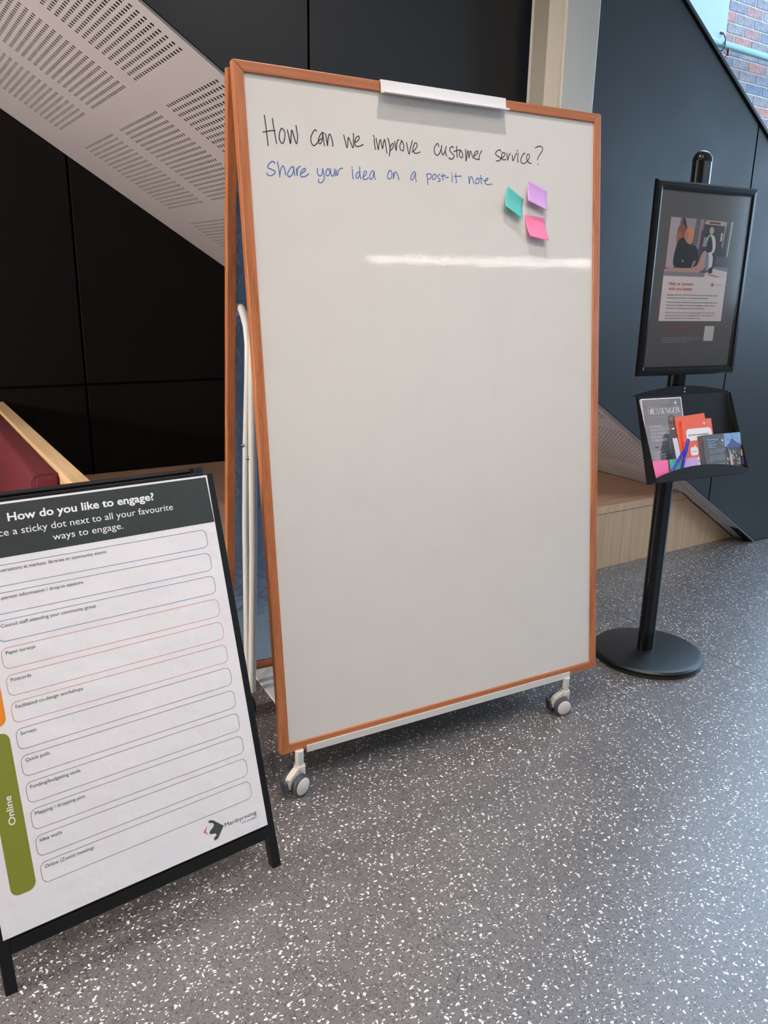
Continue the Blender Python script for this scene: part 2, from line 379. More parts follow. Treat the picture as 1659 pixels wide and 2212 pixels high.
# speckled rubber floor
fl = mat('speckled_rubber_floor', (112, 108, 106), 0.38, 0, 1.15)
base = coords(fl)
dn = noise(fl, base, 110, 1, 0.4)
mx = N(fl, 'ShaderNodeMix'); mx.data_type = 'RGBA'; mx.blend_type = 'LINEAR_LIGHT'; mx.inputs['Factor'].default_value = 0.0050
L(fl, base, mx.inputs[6]); L(fl, dn.outputs['Color'], mx.inputs[7])
dv = mx.outputs[2]
def chips(scale, sel, r_hi, stretch=(1, 1, 1), rot=0.0, metric='EUCLIDEAN', soft=0.02):
    mp = N(fl, 'ShaderNodeMapping'); mp.inputs['Scale'].default_value = stretch; mp.inputs['Rotation'].default_value = (0, 0, rot)
    L(fl, dv, mp.inputs['Vector'])
    vo = N(fl, 'ShaderNodeTexVoronoi'); vo.feature = 'F1'; vo.distance = metric; vo.voronoi_dimensions = '2D'
    vo.inputs['Scale'].default_value = scale; vo.inputs['Randomness'].default_value = 1.0
    L(fl, mp.outputs['Vector'], vo.inputs['Vector'])
    sp_ = N(fl, 'ShaderNodeSeparateColor'); L(fl, vo.outputs['Color'], sp_.inputs['Color'])
    pick = math_(fl, 'GREATER_THAN', sp_.outputs[0], sel)
    rad = math_(fl, 'MULTIPLY', math_(fl, 'ADD', math_(fl, 'MULTIPLY', sp_.outputs[1], sp_.outputs[1]), 0.35), r_hi)
    ins = math_(fl, 'LESS_THAN', vo.outputs['Distance'], rad)
    return math_(fl, 'MULTIPLY', pick, ins)
dark_a = chips(290, 0.54, 0.36, (1, 0.5, 1), 0.5)
dark_b = chips(310, 0.60, 0.36, (0.5, 1, 1), 1.2)
wh_a = chips(96, 0.80, 0.21, (1, 0.55, 1), 0.9)
wh_b = chips(116, 0.79, 0.21, (0.5, 1, 1), 0.3)
wh_c = chips(170, 0.74, 0.25, (0.55, 1, 1), 2.0)
bn = noise(fl, base, 5, 3, 0.6)
c = ramp(fl, bn.outputs['Fac'], [(0.3, srgb((103, 99, 98))), (0.7, srgb((112, 108, 108)))])
c = mixc(fl, math_(fl, 'MAXIMUM', dark_a, dark_b), c, srgb((56, 53, 58)))
c = mixc(fl, math_(fl, 'MAXIMUM', math_(fl, 'MAXIMUM', wh_a, wh_b), wh_c), c, srgb((244, 240, 236)))
L(fl, c, bsdf(fl).inputs['Base Color'])
bump(fl, noise(fl, base, 260, 2).outputs['Fac'], 0.05, 0.002)

# mortar and brick
mortar = mat('mortar', (190, 182, 174), 0.9)
brick_cols = [(128, 120, 122), (138, 122, 116), (160, 114, 100), (112, 114, 124), (144, 130, 122), (98, 104, 118), (176, 114, 92)]
brick_mats = []
for i, bc in enumerate(brick_cols):
    m = mat('brick_face_%d' % i, bc, 0.8)
    nn = noise(m, coords(m, (1, 1, 1)), 26, 6, 0.7); n3 = noise(m, coords(m, (1, 1, 1)), 7, 3, 0.6)
    cc = ramp(m, nn.outputs['Fac'], [(0.32, srgb(tuple(int(q * 0.78) for q in bc))), (0.5, srgb(bc)), (0.72, srgb(tuple(min(255, int(q * 1.25)) for q in bc)))])
    cc = mixc(m, math_(m, 'MULTIPLY', n3.outputs['Fac'], 0.5), cc, srgb((118, 124, 142)))
    L(m, cc, bsdf(m).inputs['Base Color']); bump(m, nn.outputs['Fac'], 0.5, 0.006); brick_mats.append(m)
brick_far = mat('brick_wall_far', (120, 110, 108), 0.85)
bt = N(brick_far, 'ShaderNodeTexBrick'); bt.inputs['Scale'].default_value = 1.0
bt.inputs['Brick Width'].default_value = 0.24; bt.inputs['Row Height'].default_value = 0.0825; bt.inputs['Mortar Size'].default_value = 0.006
bt.inputs['Color1'].default_value = (*srgb((118, 110, 112)), 1); bt.inputs['Color2'].default_value = (*srgb((146, 110, 100)), 1); bt.inputs['Mortar'].default_value = (*srgb((184, 176, 168)), 1)
tc_ = N(brick_far, 'ShaderNodeTexCoord'); sx_ = N(brick_far, 'ShaderNodeSeparateXYZ'); cx_ = N(brick_far, 'ShaderNodeCombineXYZ')
L(brick_far, tc_.outputs['Object'], sx_.inputs[0]); L(brick_far, sx_.outputs[0], cx_.inputs[0]); L(brick_far, sx_.outputs[2], cx_.inputs[1]); L(brick_far, cx_.outputs[0], bt.inputs['Vector'])
L(brick_far, bt.outputs['Color'], bsdf(brick_far).inputs['Base Color'])

# ---------------------------------------------------------------- room shell
S_MIN, S_MAX, N_MIN, N_BACK = -4.0, 9.0, -6.0, 4.72
def slab(name, m, *b):
    o = MB().box(*b).build(name, m); o.matrix_world = STAIR; return struct(o)
slab('floor', fl, S_MIN, S_MAX + 3, N_MIN, N_BACK, -0.1, 0.0)
sm = MB().box(2.6762, 2.6778, N_MIN, 2.66, -0.001, 0.0004).build('floor_seam', mat('seam_dark', (60, 58, 60), 0.7)); sm.parent = bpy.data.objects['floor']
slab('wall_left', white_wall, S_MIN - 0.15, S_MIN, N_MIN, N_BACK + 0.1, 0, 5.3)
slab('wall_front', mat('front_wall_paint', (146, 142, 138), 0.7), S_MIN, S_MAX, N_MIN - 0.15, N_MIN, 0, 5.3)
slab('ceiling', ceil_m, S_MIN, S_MAX, N_MIN, 1.95, 3.30, 3.50)
slab('ceiling.001', ceil_m, S_MIN, 4.4, 1.75, N_BACK + 0.1, 5.2, 5.35)
w2 = root('window_2', STAIR)
for k in range(5):
    s0 = 4.4 + k * 1.1
    MB().box(s0 - 0.03, s0 + 0.03, 1.8, N_BACK + 0.1, 5.2, 5.3).build('glazing_bar', black_metal, w2)
for n0 in (2.0, 4.7):
    MB().box(4.4, S_MAX, n0 - 0.05, n0 + 0.05, 5.2, 5.3).build('glazing_bar', black_metal, w2)
slab('trim_1', ceil_m, S_MIN, S_MAX, 1.80, 1.95, 3.5, 5.2)
slab('wall_right', white_wall, S_MAX, S_MAX + 0.2, N_MIN, -5.2, 0, 5.3)
slab('wall_right.001', white_wall, S_MAX, S_MAX + 0.2, 4.4, N_BACK + 0.1, 0, 5.3)
slab('wall_right.002', white_wall, S_MAX, S_MAX + 0.2, -5.2, 4.4, 4.9, 5.2)
slab('wall_right.003', white_wall, S_MAX, S_MAX + 0.2, -5.2, 4.4, 0, 1.3)
wr = root('window_1', STAIR)
for k in range(7):
    n0 = -5.2 + k * 1.6
    MB().box(S_MAX, S_MAX + 0.12, n0 - 0.03, n0 + 0.03, 1.3, 4.9).build('mullion', black_metal, wr)
for z in (1.33, 3.1, 4.87):
    MB().box(S_MAX + 0.01, S_MAX + 0.11, -5.2, 4.4, z - 0.03, z + 0.03).build('transom', black_metal, wr)

# brick wall behind the stair: backing plus every brick of the visible patch
wb = MB().box(S_MIN, S_MAX, N_BACK, N_BACK + 0.15, 0, 5.3).build('wall_back', brick_far); wb.matrix_world = STAIR; struct(wb)
mo = MB().box(5.39, 7.81, N_BACK - 0.004, N_BACK + 0.001, 2.35, 4.16).build('mortar_bed', mortar, wb)
random.seed(7)
brick_mesh = {}
PH = 3.754
for row in range(-17, 8):
    z0 = PH + row * 0.0825 + 0.005
    off = 0.05 + (0.12 if row % 2 else 0.0)
    for k in range(10):
        s0 = 5.35 + off + k * 0.24
        if s0 + 0.23 > 7.82: continue
        if z0 + 0.07 > 4.16: continue
        mi = random.choice([0, 0, 1, 1, 2, 3, 3, 4, 4, 5, 5, 6]); var = random.randrange(2)
        key = (mi, var)
        if key not in brick_mesh:
            d = 0.005 + 0.0015 * var
            bo = MB().box(0, 0.230, -d, 0, 0, 0.0725).build('brick', brick_mats[mi], wb, bevel=0.003, seg=1)
            brick_mesh[key] = bo
        else:
            bo = brick_mesh[key].copy(); COL.objects.link(bo); bo.parent = wb
        bo.location = (s0 + random.uniform(-0.002, 0.002), N_BACK - 0.003, z0)

# pale boxed riser on the brick wall, stopping above the pipe
rs = MB().box(5.3, 6.21, N_BACK - 0.11, N_BACK - 0.012, 3.475, 5.2).build('trim_2', pale_blue); rs.matrix_world = STAIR; struct(rs)

# service pipe with saddle clamp and small brass valve
pp_ = thing('service_pipe', 'grey-green painted pipe running along the brick wall', 'pipe', STAIR @ Matrix.Translation((5.6, 4.60, 3.445)))
MB().tube([(-0.2, 0, 0), (3.2, 0, 0)], 0.029, 20).build('pipe', pipe_green, pp_, smooth=True)
MB().tube([(0.555 + 0.0, 0.04, 0.085), (0.555, -0.01, 0.072), (0.555, -0.034, 0.03), (0.555, -0.036, -0.02), (0.555, -0.02, -0.05), (0.555, 0.06, -0.066)], 0.005, 8).box(0.535, 0.575, 0.0, 0.11, 0.075, 0.085).box(0.535, 0.575, 0.0, 0.11, -0.075, -0.065).build('clamp', dark_iron, pp_, smooth=True)
vb = MB().lathe([(0.012, -0.075), (0.014, -0.06), (0.010, -0.055), (0.013, -0.035), (0.013, -0.02)], 12, Matrix.Translation((0.65, -0.005, 0))).build('valve', brass, pp_, smooth=True)
MB().box(0.62, 0.665, -0.012, 0.0, -0.09, -0.08).build('valve_handle', brass, vb)

# ---------------------------------------------------------------- wall lining under the stair
wl = root('wall_under_stair', STAIR)
MB().box(-3.9, 5.2, 4.685, 4.705, 0, 3.2).build('lining_backing', gap_black, wl)
g = 0.007
for s0, s1 in ((-3.87, -2.665), (-2.665, -1.465), (-1.465, -0.265), (-0.265, 0.935), (0.935, 2.135), (2.135, 3.335)):
    for z0, z1 in ((0.0, 0.870), (0.870, 2.40)):
        MB().box(s0 + g, s1 - g, 4.660, 4.685, z0 + g, z1 - g).build('wall_panel', black_lining, wl, bevel=0.0015, seg=1)

# ---------------------------------------------------------------- staircase
SL = math.tan(math.radians(32.02)); AL = math.radians(32.02)
def zlow(s): return (4.261 - s) * SL
def ztop(s): return 2.645 - (s - 3.109) * SL
st = thing('staircase', 'straight staircase clad in charcoal panels with white slotted underside', 'staircase', STAIR)
P0, P1 = 2.544, 2.604
joints = [-2.408, -1.173, 0.062, 1.297, 2.532, 3.767, 5.0]
for a, b in zip(joints[:-1], joints[1:]):
    a += 0.004; b -= 0.004
    low = [(a, max(zlow(a), 0) + 0.012), (b, max(zlow(b), 0) + 0.012)]
    if b > 4.26: low = [(a, zlow(a) + 0.012), (4.245, 0.004), (b, 0.004)]
    pts = low + [(b, ztop(b)), (a, ztop(a))]
    MB().prism(pts, P0, P1, plane='xz').build('side_panel', charcoal, st, bevel=0.0015, seg=1)
# panel backing (dark joints) and far side
MB().prism([(-2.4, zlow(-2.4) + 0.03), (4.2, zlow(4.2) + 0.03), (4.99, 0.01), (4.99, ztop(4.99) - 0.01), (-2.4, ztop(-2.4) - 0.01)], P1, P1 + 0.03, plane='xz').build('panel_backing', gap_black, st)
# black capping on the balustrade
MB().add([(s, n, ztop(s) + dz) for s in (-2.4, 5.0) for n, dz in ((P0 - 0.012, -0.002), (P1 + 0.05, -0.002), (P1 + 0.05, 0.020), (P0 - 0.012, 0.020))],
         [(0, 1, 2, 3), (4, 7, 6, 5), (0, 4, 5, 1), (1, 5, 6, 2), (2, 6, 7, 3), (3, 7, 4, 0)]).build('handrail_cap', cap_black, st, bevel=0.003)
# black drip line along the lower edge of the side
# soffit sheet: real perforations, 12 mm squares on a 25 mm grid in 20 x 20 fields
def sof(a, n, d=0.0):
    """a = distance along the slope (0 where s = 0), d = height above the underside"""
    s = a * math.cos(AL) + d * math.sin(AL); return (s, n, 4.261 * SL - a * math.sin(AL) + d * math.cos(AL))
SK = -0.030
A_END = 4.261 / math.cos(AL) - 0.004
n_lines = [P0 - 0.0]; n_hole = []
for gstart in (2.603, 3.212, 3.822):
    for i in range(20):
        n_lines += [gstart + i * 0.0247, gstart + i * 0.0247 + 0.0125]
n_lines.append(4.66)
a_lines = [-2.6]
ast = 1.175 - 6 * 0.6052
fields = []
while ast < A_END - 0.1:
    for i in range(20):
        a0 = ast + i * 0.0247
        if a0 + 0.0125 < A_END - 0.03 and a0 > -2.55: a_lines += [a0, a0 + 0.0125]
    ast += 0.6052
a_lines.append(A_END)
vs = []; fs = []
nn_ = len(n_lines); na = len(a_lines)
for a in a_lines:
    edge = a in (a_lines[0], a_lines[-1])
    for n in n_lines:
        aa = a if edge else a + SK * (n - 2.6)
        vs.append(sof(aa, n))
base_n = len(vs)
for a in a_lines:
    edge = a in (a_lines[0], a_lines[-1])
    for n in n_lines:
        aa = a if edge else a + SK * (n - 2.6)
        vs.append(sof(aa, n, 0.0016))
for i in range(na - 1):
    for j in range(nn_ - 1):
        q = (i * nn_ + j, i * nn_ + j + 1, (i + 1) * nn_ + j + 1, (i + 1) * nn_ + j)
        if i % 2 == 1 and j % 2 == 1:
            b = [k + base_n for k in q]
            for k in range(4):
                fs.append((q[k], q[(k + 1) % 4], b[(k + 1) % 4], b[k]))
        else:
            fs.append(q)
me = bpy.data.meshes.new('soffit_sheet'); me.from_pydata(vs, [], fs); me.materials.append(soffit_white)
so = bpy.data.objects.new('soffit_sheet', me); COL.objects.link(so); so.parent = st; so['kind'] = 'stuff'
so['label'] = 'white underside sheet perforated with fields of small slots'
MB().add([sof(-2.6, P0 + 0.02, 0.004), sof(A_END, P0 + 0.02, 0.004), sof(A_END, 4.66, 0.004), sof(-2.6, 4.66, 0.004), sof(-2.6, P0 + 0.02, 0.03), sof(A_END - 0.03, P0 + 0.02, 0.03), sof(A_END - 0.03, 4.66, 0.03), sof(-2.6, 4.66, 0.03)],
         [(0, 1, 2, 3), (4, 7, 6, 5), (0, 4, 5, 1), (1, 5, 6, 2), (2, 6, 7, 3), (3, 7, 4, 0)]).build('soffit_backing', hole_dark, st)
# soffit edge bead
MB().add([sof(-2.6, P0 - 0.003, 0.0), sof(A_END, P0 - 0.003, 0.0), sof(A_END, P0, 0.0), sof(-2.6, P0, 0.0), sof(-2.6, P0 - 0.003, 0.007), sof(A_END, P0 - 0.003, 0.007), sof(A_END, P0, 0.007), sof(-2.6, P0, 0.007)],
         [(0, 1, 2, 3), (4, 7, 6, 5), (0, 4, 5, 1), (1, 5, 6, 2), (2, 6, 7, 3), (3, 7, 4, 0)]).build('soffit_edge', mat('soffit_edge_grey', (120, 116, 118), 0.6), st)
# steps inside the balustrade
mb = MB()
for i in range(24):
    s0 = 4.75 - (i + 1) * 0.28; z1 = (i + 1) * 0.1751
    if z1 > 4.2: break
    mb.box(s0, s0 + 0.30, P1 + 0.05, 4.70, max(z1 - 0.22, 0.0), z1)
mb.build('steps', mat('stair_tread_grey', (90, 88, 88), 0.7), st, label='grey steps inside the balustrade')

# ---------------------------------------------------------------- steel column
def ibeam(x0, x1, y0, y1, tf=0.014, tw=0.010):
    xm = (x0 + x1) / 2
    return [(x0, y0), (x1, y0), (x1, y0 + tf), (xm + tw / 2, y0 + tf), (xm + tw / 2, y1 - tf), (x1, y1 - tf), (x1, y1), (x0, y1), (x0, y1 - tf), (xm - tw / 2, y1 - tf), (xm - tw / 2, y0 + tf), (x0, y0 + tf)]
cl = thing('steel_column', 'cream-painted steel I-section column standing in front of the stair side', 'column', STAIR @ Matrix.Translation((2.302, 2.41, 0)))
MB().prism(ibeam(-0.083, 0.083, -0.092, 0.10), 0.012, 5.19).build('column_section', cream, cl, bevel=0.003)
MB().box(-0.12, 0.12, -0.12, 0.12, 0, 0.012).build('base_plate', cream, cl)

# ---------------------------------------------------------------- oak bench under the stair
bn_ = thing('oak_bench', 'long built-in oak bench tucked under the stair', 'bench', STAIR)
mb = MB()
zb = 0.303
xe = lambda z: (4.261 * SL - z) / SL - 0.02
mb.prism([(0.50, 0.0), (xe(0.0) - 0.0, 0.0), (xe(zb), zb), (0.50, zb)], 2.672, 2.70, plane='xz').build('front_panel', oak, bn_)
MB().prism([(0.50, 0.305), (xe(0.305), 0.305), (xe(0.349), 0.349), (0.50, 0.349)], 2.668, 4.655, plane='xz').build('seat_top', oak_h, bn_, bevel=0.001, seg=1)
MB().prism([(0.50, 0.309), (xe(0.309), 0.309), (xe(0.347), 0.347), (0.50, 0.347)], 2.6665, 2.668, plane='xz').build('front_edging', oak, bn_)

# ---------------------------------------------------------------- booth seat left of the bench
bo_ = thing('booth_sofa', 'burgundy upholstered booth seat with pale oak end panel', 'sofa', STAIR @ Matrix.Translation((0.44, 2.35, 0)))
RM = Matrix.Rotation(math.pi / 2, 4, 'Z')
MB().box(0.0, 0.055, 0, 2.305, 0, 0.772).build('end_panel', oak, bo_)
orl = MB().box(0, 2.305, -0.0555, 0.0005, 0, 0.028).build('rail_top', oak_rail, bo_, bevel=0.0015); orl.rotation_euler = (0, 0, math.pi / 2); orl.location = (0, 0, 0.772)
mb = MB().box(-0.088, -0.001, 0.40, 2.28, 0.42, 0.787)
bk = mb.build('backrest_cushion', burg, bo_, bevel=0.022, seg=5)
for p in bk.data.polygons: p.use_smooth = True
sm_ = [(-0.088 + 0.022, 0.787 + 0.0004), (-0.003, 0.7875)]
MB().tube([(-0.0885, 0.4045, 0.45), (-0.0885, 0.4045, 0.765), (-0.080, 0.4045, 0.781), (-0.066, 0.4045, 0.7878), (-0.004, 0.4045, 0.7878)], 0.0012, 6).build('seam', mat('burgundy_seam', (52, 20, 28), 0.8), bk, smooth=True)
sc_ = MB().box(-0.60, -0.09, 0.40, 2.28, 0.30, 0.44).build('seat_cushion', burg, bo_, bevel=0.02, seg=4)
MB().box(-0.58, -0.001, 0.42, 2.27, 0.0, 0.30).build('plinth', oak, bo_)

# ---------------------------------------------------------------- linear lamps
def lamp(s0, s1, n, z, power, label, hang, half=0.033):
    t = thing('linear_ceiling_lamp', label, 'lamp', STAIR @ Matrix.Translation(((s0 + s1) / 2, n, z)))
    h = (s1 - s0) / 2
    MB().box(-h, h, -0.04, 0.04, 0.003, 0.07).build('housing', white_metal, t)
    em = mat('lamp_diffuser', (255, 255, 255), 0.5)
    bsdf(em).inputs['Emission Color'].default_value = (1.0, 0.93, 0.86, 1)
    bsdf(em).inputs['Emission Strength'].default_value = power
    MB().box(-h + 0.01, h - 0.01, -half, half, 0.0, 0.004).build('diffuser', em, t)
    for x in (-h * 0.8, 0, h * 0.8):
        MB().tube([(x, 0, 0.07), (x, 0, hang)], 0.002, 6).build('cable', black_metal, t)
lamp(-3.4, 3.0, 0.10, 3.05, FILL_NEAR, 'added fill line light hanging above the viewer', 0.25)  # added for frontal fill on the board, no such lamp in view
lamp(3.72, 8.4, -4.02, 3.0, LAMP_FAR, 'line light hanging far behind the viewer to the right', 0.30, 0.010)
for i, (x, y, p_, lab) in enumerate(((0.62, -0.32, 0.85, 'recessed ceiling downlight just in front of the whiteboard'), (-0.85, -0.95, 0.9, 'recessed ceiling downlight left of the whiteboard above the sign'), (-0.4, -2.4, 1.3, 'recessed ceiling downlight behind the viewer'), (1.6, -1.35, 1.0, 'added fill downlight right of the whiteboard, brightening the display stand'), (0.6, -1.65, 0.7, 'recessed ceiling downlight above the viewer'))):  # the one by the display stand is added to brighten its poster and tray
    q = Matrix.Translation((-0.27852, 1.91605, 0)) @ Matrix.Rotation(math.radians(28.4105), 4, 'Z') @ Matrix.Translation((x, y, 3.30))
    t = thing('ceiling_downlight', lab, 'lamp', q)
    MB().lathe([(0.052, -0.001), (0.070, -0.006), (0.074, 0.0), (0.052, 0.0)], 32).build('trim_ring', white_metal, t, smooth=True)
    ld = bpy.data.lights.new('downlight_lamp', 'SPOT'); ld.energy = DOWNLIGHT * p_; ld.color = (1.0, 0.92, 0.86); ld.spot_size = math.radians(125); ld.spot_blend = 0.6; ld.shadow_soft_size = 0.03
    lo = bpy.data.objects.new('downlight_lamp', ld); COL.objects.link(lo); lo.parent = t; lo.location = (0, 0, -0.012)
# unseen globe lamp, added to light the soffit and booth from the left
gp = thing('fill_globe', 'added white globe fill lamp hanging out of view left of the picture', 'lamp', STAIR @ Matrix.Translation((-3.1, 2.10, 1.65)))
em = mat('fill_globe_glow', (255, 250, 240), 0.4); bsdf(em).inputs['Emission Color'].default_value = (1.0, 0.90, 0.80, 1); bsdf(em).inputs['Emission Strength'].default_value = FILL_GLOBE
MB().lathe([(0.16 * math.sin(math.pi * k / 16), -0.16 * math.cos(math.pi * k / 16)) for k in range(17)], 32).build('globe', em, gp, smooth=True)
MB().tube([(0, 0, 0.155), (0, 0, 3.5)], 0.003, 8).build('cable', black_metal, gp)

# ---------------------------------------------------------------- mobile whiteboard
WB = Matrix.Translation((-0.27852, 1.91605, 0)) @ Matrix.Rotation(math.radians(28.4105), 4, 'Z')
wbt = thing('mobile_whiteboard', 'tall double-sided mobile whiteboard on casters with beech frame and handwritten question', 'whiteboard', WB)
def plane_m(o, lean, roll=0.0):
    c, s_ = math.cos(roll), math.sin(roll)
    a = Vector((c, s_ * math.sin(lean), s_ * math.cos(lean))); b = Vector((-s_, c * math.sin(lean), c * math.cos(lean))); w = a.cross(b)
    return Matrix(((a.x, b.x, w.x, o[0]), (a.y, b.y, w.y, o[1]), (a.z, b.z, w.z, o[2]), (0, 0, 0, 1)))
BW, BH = 1.1785, 1.814
MF = plane_m((0, 0, 0.1264), 0.1051, 0.0091)
MR = plane_m((0, 0.514, 0.135), -0.127, 0.0)
def board(M, rear=False):
    fwid, dep = 0.0265, 0.024
    w0, w1 = (-dep, 0.0)
    def rail(pts, m):
        MB().prism(pts, w0, w1, M).build('frame_rail', m, wbt, bevel=0.0022)
    i = fwid
    rail([(0, 0), (BW, 0), (BW - i, i), (i, i)], beech_h)
    rail([(i, BH - i), (BW - i, BH - i), (BW, BH), (0, BH)], beech_h)
    rail([(0, 0), (i, i), (i, BH - i), (0, BH)], beech_v)
    rail([(BW, 0), (BW, BH), (BW - i, BH - i), (BW - i, i)], beech_v)
fs_ = 0.0255
board(MF); board(MR)
front = MB().box(fs_, BW - fs_, fs_, BH - fs_, -0.012, -0.006, MF).build('writing_surface', enamel, wbt, label='white gloss writing surface with black and blue handwriting')
MB().box(fs_, BW - fs_, fs_, BH - fs_, -0.0145, -0.0125, MF).build('sheet_back', galv, wbt)
MB().box(fs_, BW - fs_, fs_, BH - fs_, -0.018, -0.012, MR).build('writing_surface', enamel, wbt)
MB().box(fs_, BW - fs_, fs_, BH - fs_, -0.0115, -0.0095, MR).build('sheet_back', galv, wbt)
MI = MF @ Matrix.Translation((0, 0, -0.006))
for data, cuts, words, m_, wd_ in ((BLACK_INK, (0, 5, 8, 10, 19, 29, 39), ('How', 'can', 'we', 'improve', 'customer', 'service?'), black_ink, 0.00135),
                                   (BLUE_INK, (0, 6, 12, 18, 20, 21, 32, 38), ('Share', 'your', 'idea', 'on', 'a', 'post-it', 'note.'), blue_ink, 0.00125)):
    for w_i, word in enumerate(words):
        ink_strokes('handwritten_word', data[cuts[w_i]:cuts[w_i + 1]], wd_, m_, front, MI, ('black' if m_ is black_ink else 'blue') + ' handwritten word ' + word)
# paper clip rail over the top edge
cw = [(1.816 - 0.0, -0.02), (1.816, 0.004), (1.790, 0.005), (1.784, 0.022), (1.7795, 0.0225), (1.7795, 0.019), (1.783, 0.0025), (1.8125, 0.0015), (1.8125, -0.02)]
mb = MB(); mb.v = [tuple(MF @ Vector((x, v, w))) for x in (0.4015, 0.8095) for v, w in cw]
k = len(cw); mb.f = [tuple(range(k)), tuple(range(k, 2 * k))] + [(i, (i + 1) % k, k + (i + 1) % k, k + i) for i in range(k)]
mb.build('clip_rail', clip_white, wbt, bevel=0.0006)
# pen rail at the bottom
cw = [(-0.0055, 0.001), (-0.0055, 0.005), (0.0125, 0.006), (0.0125, 0.001)]
mb = MB(); mb.v = [tuple(MF @ Vector((x, v, w))) for x in (0.077, 1.0555) for v, w in cw]
k = len(cw); mb.f = [tuple(range(k)), tuple(range(k, 2 * k))] + [(i, (i + 1) % k, k + (i + 1) % k, k + i) for i in range(k)]
mb.box(0.077, 1.0555, -0.0085, -0.0055, -0.02, 0.005, MF)
mb.build('pen_rail', white_metal, wbt, bevel=0.0006)
# tubular stand between the boards
for xs in (0.042, BW - 0.042):
    MB().tube([(xs, 0.385, 1.350), (xs, 0.362, 1.345), (xs, 0.340, 1.328), (xs, 0.318, 1.298), (xs, 0.308, 1.25), (xs, 0.320, 1.15), (xs, 0.355, 0.95), (xs, 0.385, 0.70), (xs, 0.411, 0.27), (xs, 0.418, 0.135)], 0.0115, 16).build('stand_tube', white_metal, wbt, smooth=True)
    MB().tube([(xs, 0.190, 1.70), (xs, 0.262, 1.30), (xs, 0.283, 1.15), (xs, 0.298, 0.965), (xs, 0.322, 0.62), (xs, 0.360, 0.29), (xs, 0.378, 0.135)], 0.0125, 16).build('stand_tube', white_metal, wbt, smooth=True)
    for (y, z) in ((0.350, 0.955), (0.303, 0.925)):
        MB().lathe([(0.0, 0.006), (0.003, 0.0055), (0.0055, 0.002), (0.006, 0.0)], 14, Matrix.Translation((xs - 0.0125, y, z)) @ Matrix.Rotation(-math.pi / 2, 4, 'Y')).build('rivet', chrome, wbt, smooth=True)
MB().box(0.082, BW - 0.082, 0.06, 0.508, 0.132, 0.140).build('base_tray', white_metal, wbt, bevel=0.002)
for v_y in (0.16, 0.40):
    MB().box(0.10, BW - 0.10, v_y, v_y + 0.022, 0.112, 0.132).build('base_bar', white_metal, wbt, bevel=0.002)

def caster(x, y, az, base=(0, 0)):
    """az: direction the wheel discs face, in the board's own frame"""
    T = Matrix.Translation((x, y, 0)) @ Matrix.Rotation(az, 4, 'Z') @ Matrix.Scale(1.22, 4)      # local +X = disc normal, wheels trail along +Y
    c_ = MB().lathe([(0.0125, 0.092), (0.0115, 0.089), (0.0095, 0.088), (0.0095, 0.084), (0.0, 0.083)][::-1] + [(0.0125, 0.131), (0.0, 0.131)], 18, Matrix.Translation((x, y, 0))).build('caster', white_metal, wbt, smooth=True)
    tr = 0.013; R = 0.0265
    # housing between the wheels
    pts = [(-0.013, 0.066), (-0.013, 0.030), (0.0, 0.02), (0.028, 0.016), (0.043, 0.024), (0.045, 0.036), (0.036, 0.052), (0.020, 0.062), (0.006, 0.068)]
    MB().prism(pts, -0.008, 0.008, T, plane='yz').build('housing', hub_white, c_, bevel=0.0025)
    MB().lathe([(0.0135, 0.056), (0.0145, 0.064), (0.0135, 0.070), (0.0, 0.071)], 18, Matrix.Translation((x, y, 0)) @ Matrix.Scale(1.2, 4)).build('swivel', hub_white, c_, smooth=True)
    for sgn in (1, -1):
        W = T @ Matrix.Translation((sgn * 0.0085, tr, R)) @ Matrix.Rotation(sgn * math.pi / 2, 4, 'Y')
        MB().lathe([(0.0, 0.0), (R - 0.003, 0.0), (R, 0.003), (R, 0.011), (R - 0.002, 0.0145), (R - 0.0045, 0.0155), (0.0, 0.0155)], 40, W).build('wheel', tyre_grey, c_, smooth=True)
        MB().lathe([(0.0, 0.0135), (0.0212, 0.0135), (0.0212, 0.0158), (0.0195, 0.0172), (0.0, 0.0178)], 40, W).build('wheel_hub', hub_white, c_, smooth=True)
    # brake pedal with ribs
    PM = T @ Matrix.Translation((0, 0.047, 0.034)) @ Matrix.Rotation(math.radians(-12), 4, 'X')
    pm = MB().prism(rrect(-0.011, -0.019, 0.011, 0.019, 0.009), 0.0, 0.006, PM @ Matrix.Rotation(math.pi / 2, 4, 'X') @ Matrix.Translation((0, 0, -0.006)))
    for q in range(-3, 4):
        pm.box(-0.0075, 0.0075, 0.0055, 0.0072, q * 0.004 - 0.0006, q * 0.004 + 0.0006, PM)
    pm.build('brake_pedal', pedal_grey, c_)
TB = 28.41
def az_local(world_az):  # compass azimuth (from +Y towards +X) of disc normal -> local rotation of +X
    return math.radians(90 - world_az - TB + 180)
caster(0.0535, -0.002, az_local(128))
caster(1.040, -0.002, az_local(160))
caster(0.0455, 0.485, az_local(60))
caster(1.10, 0.485, az_local(60))

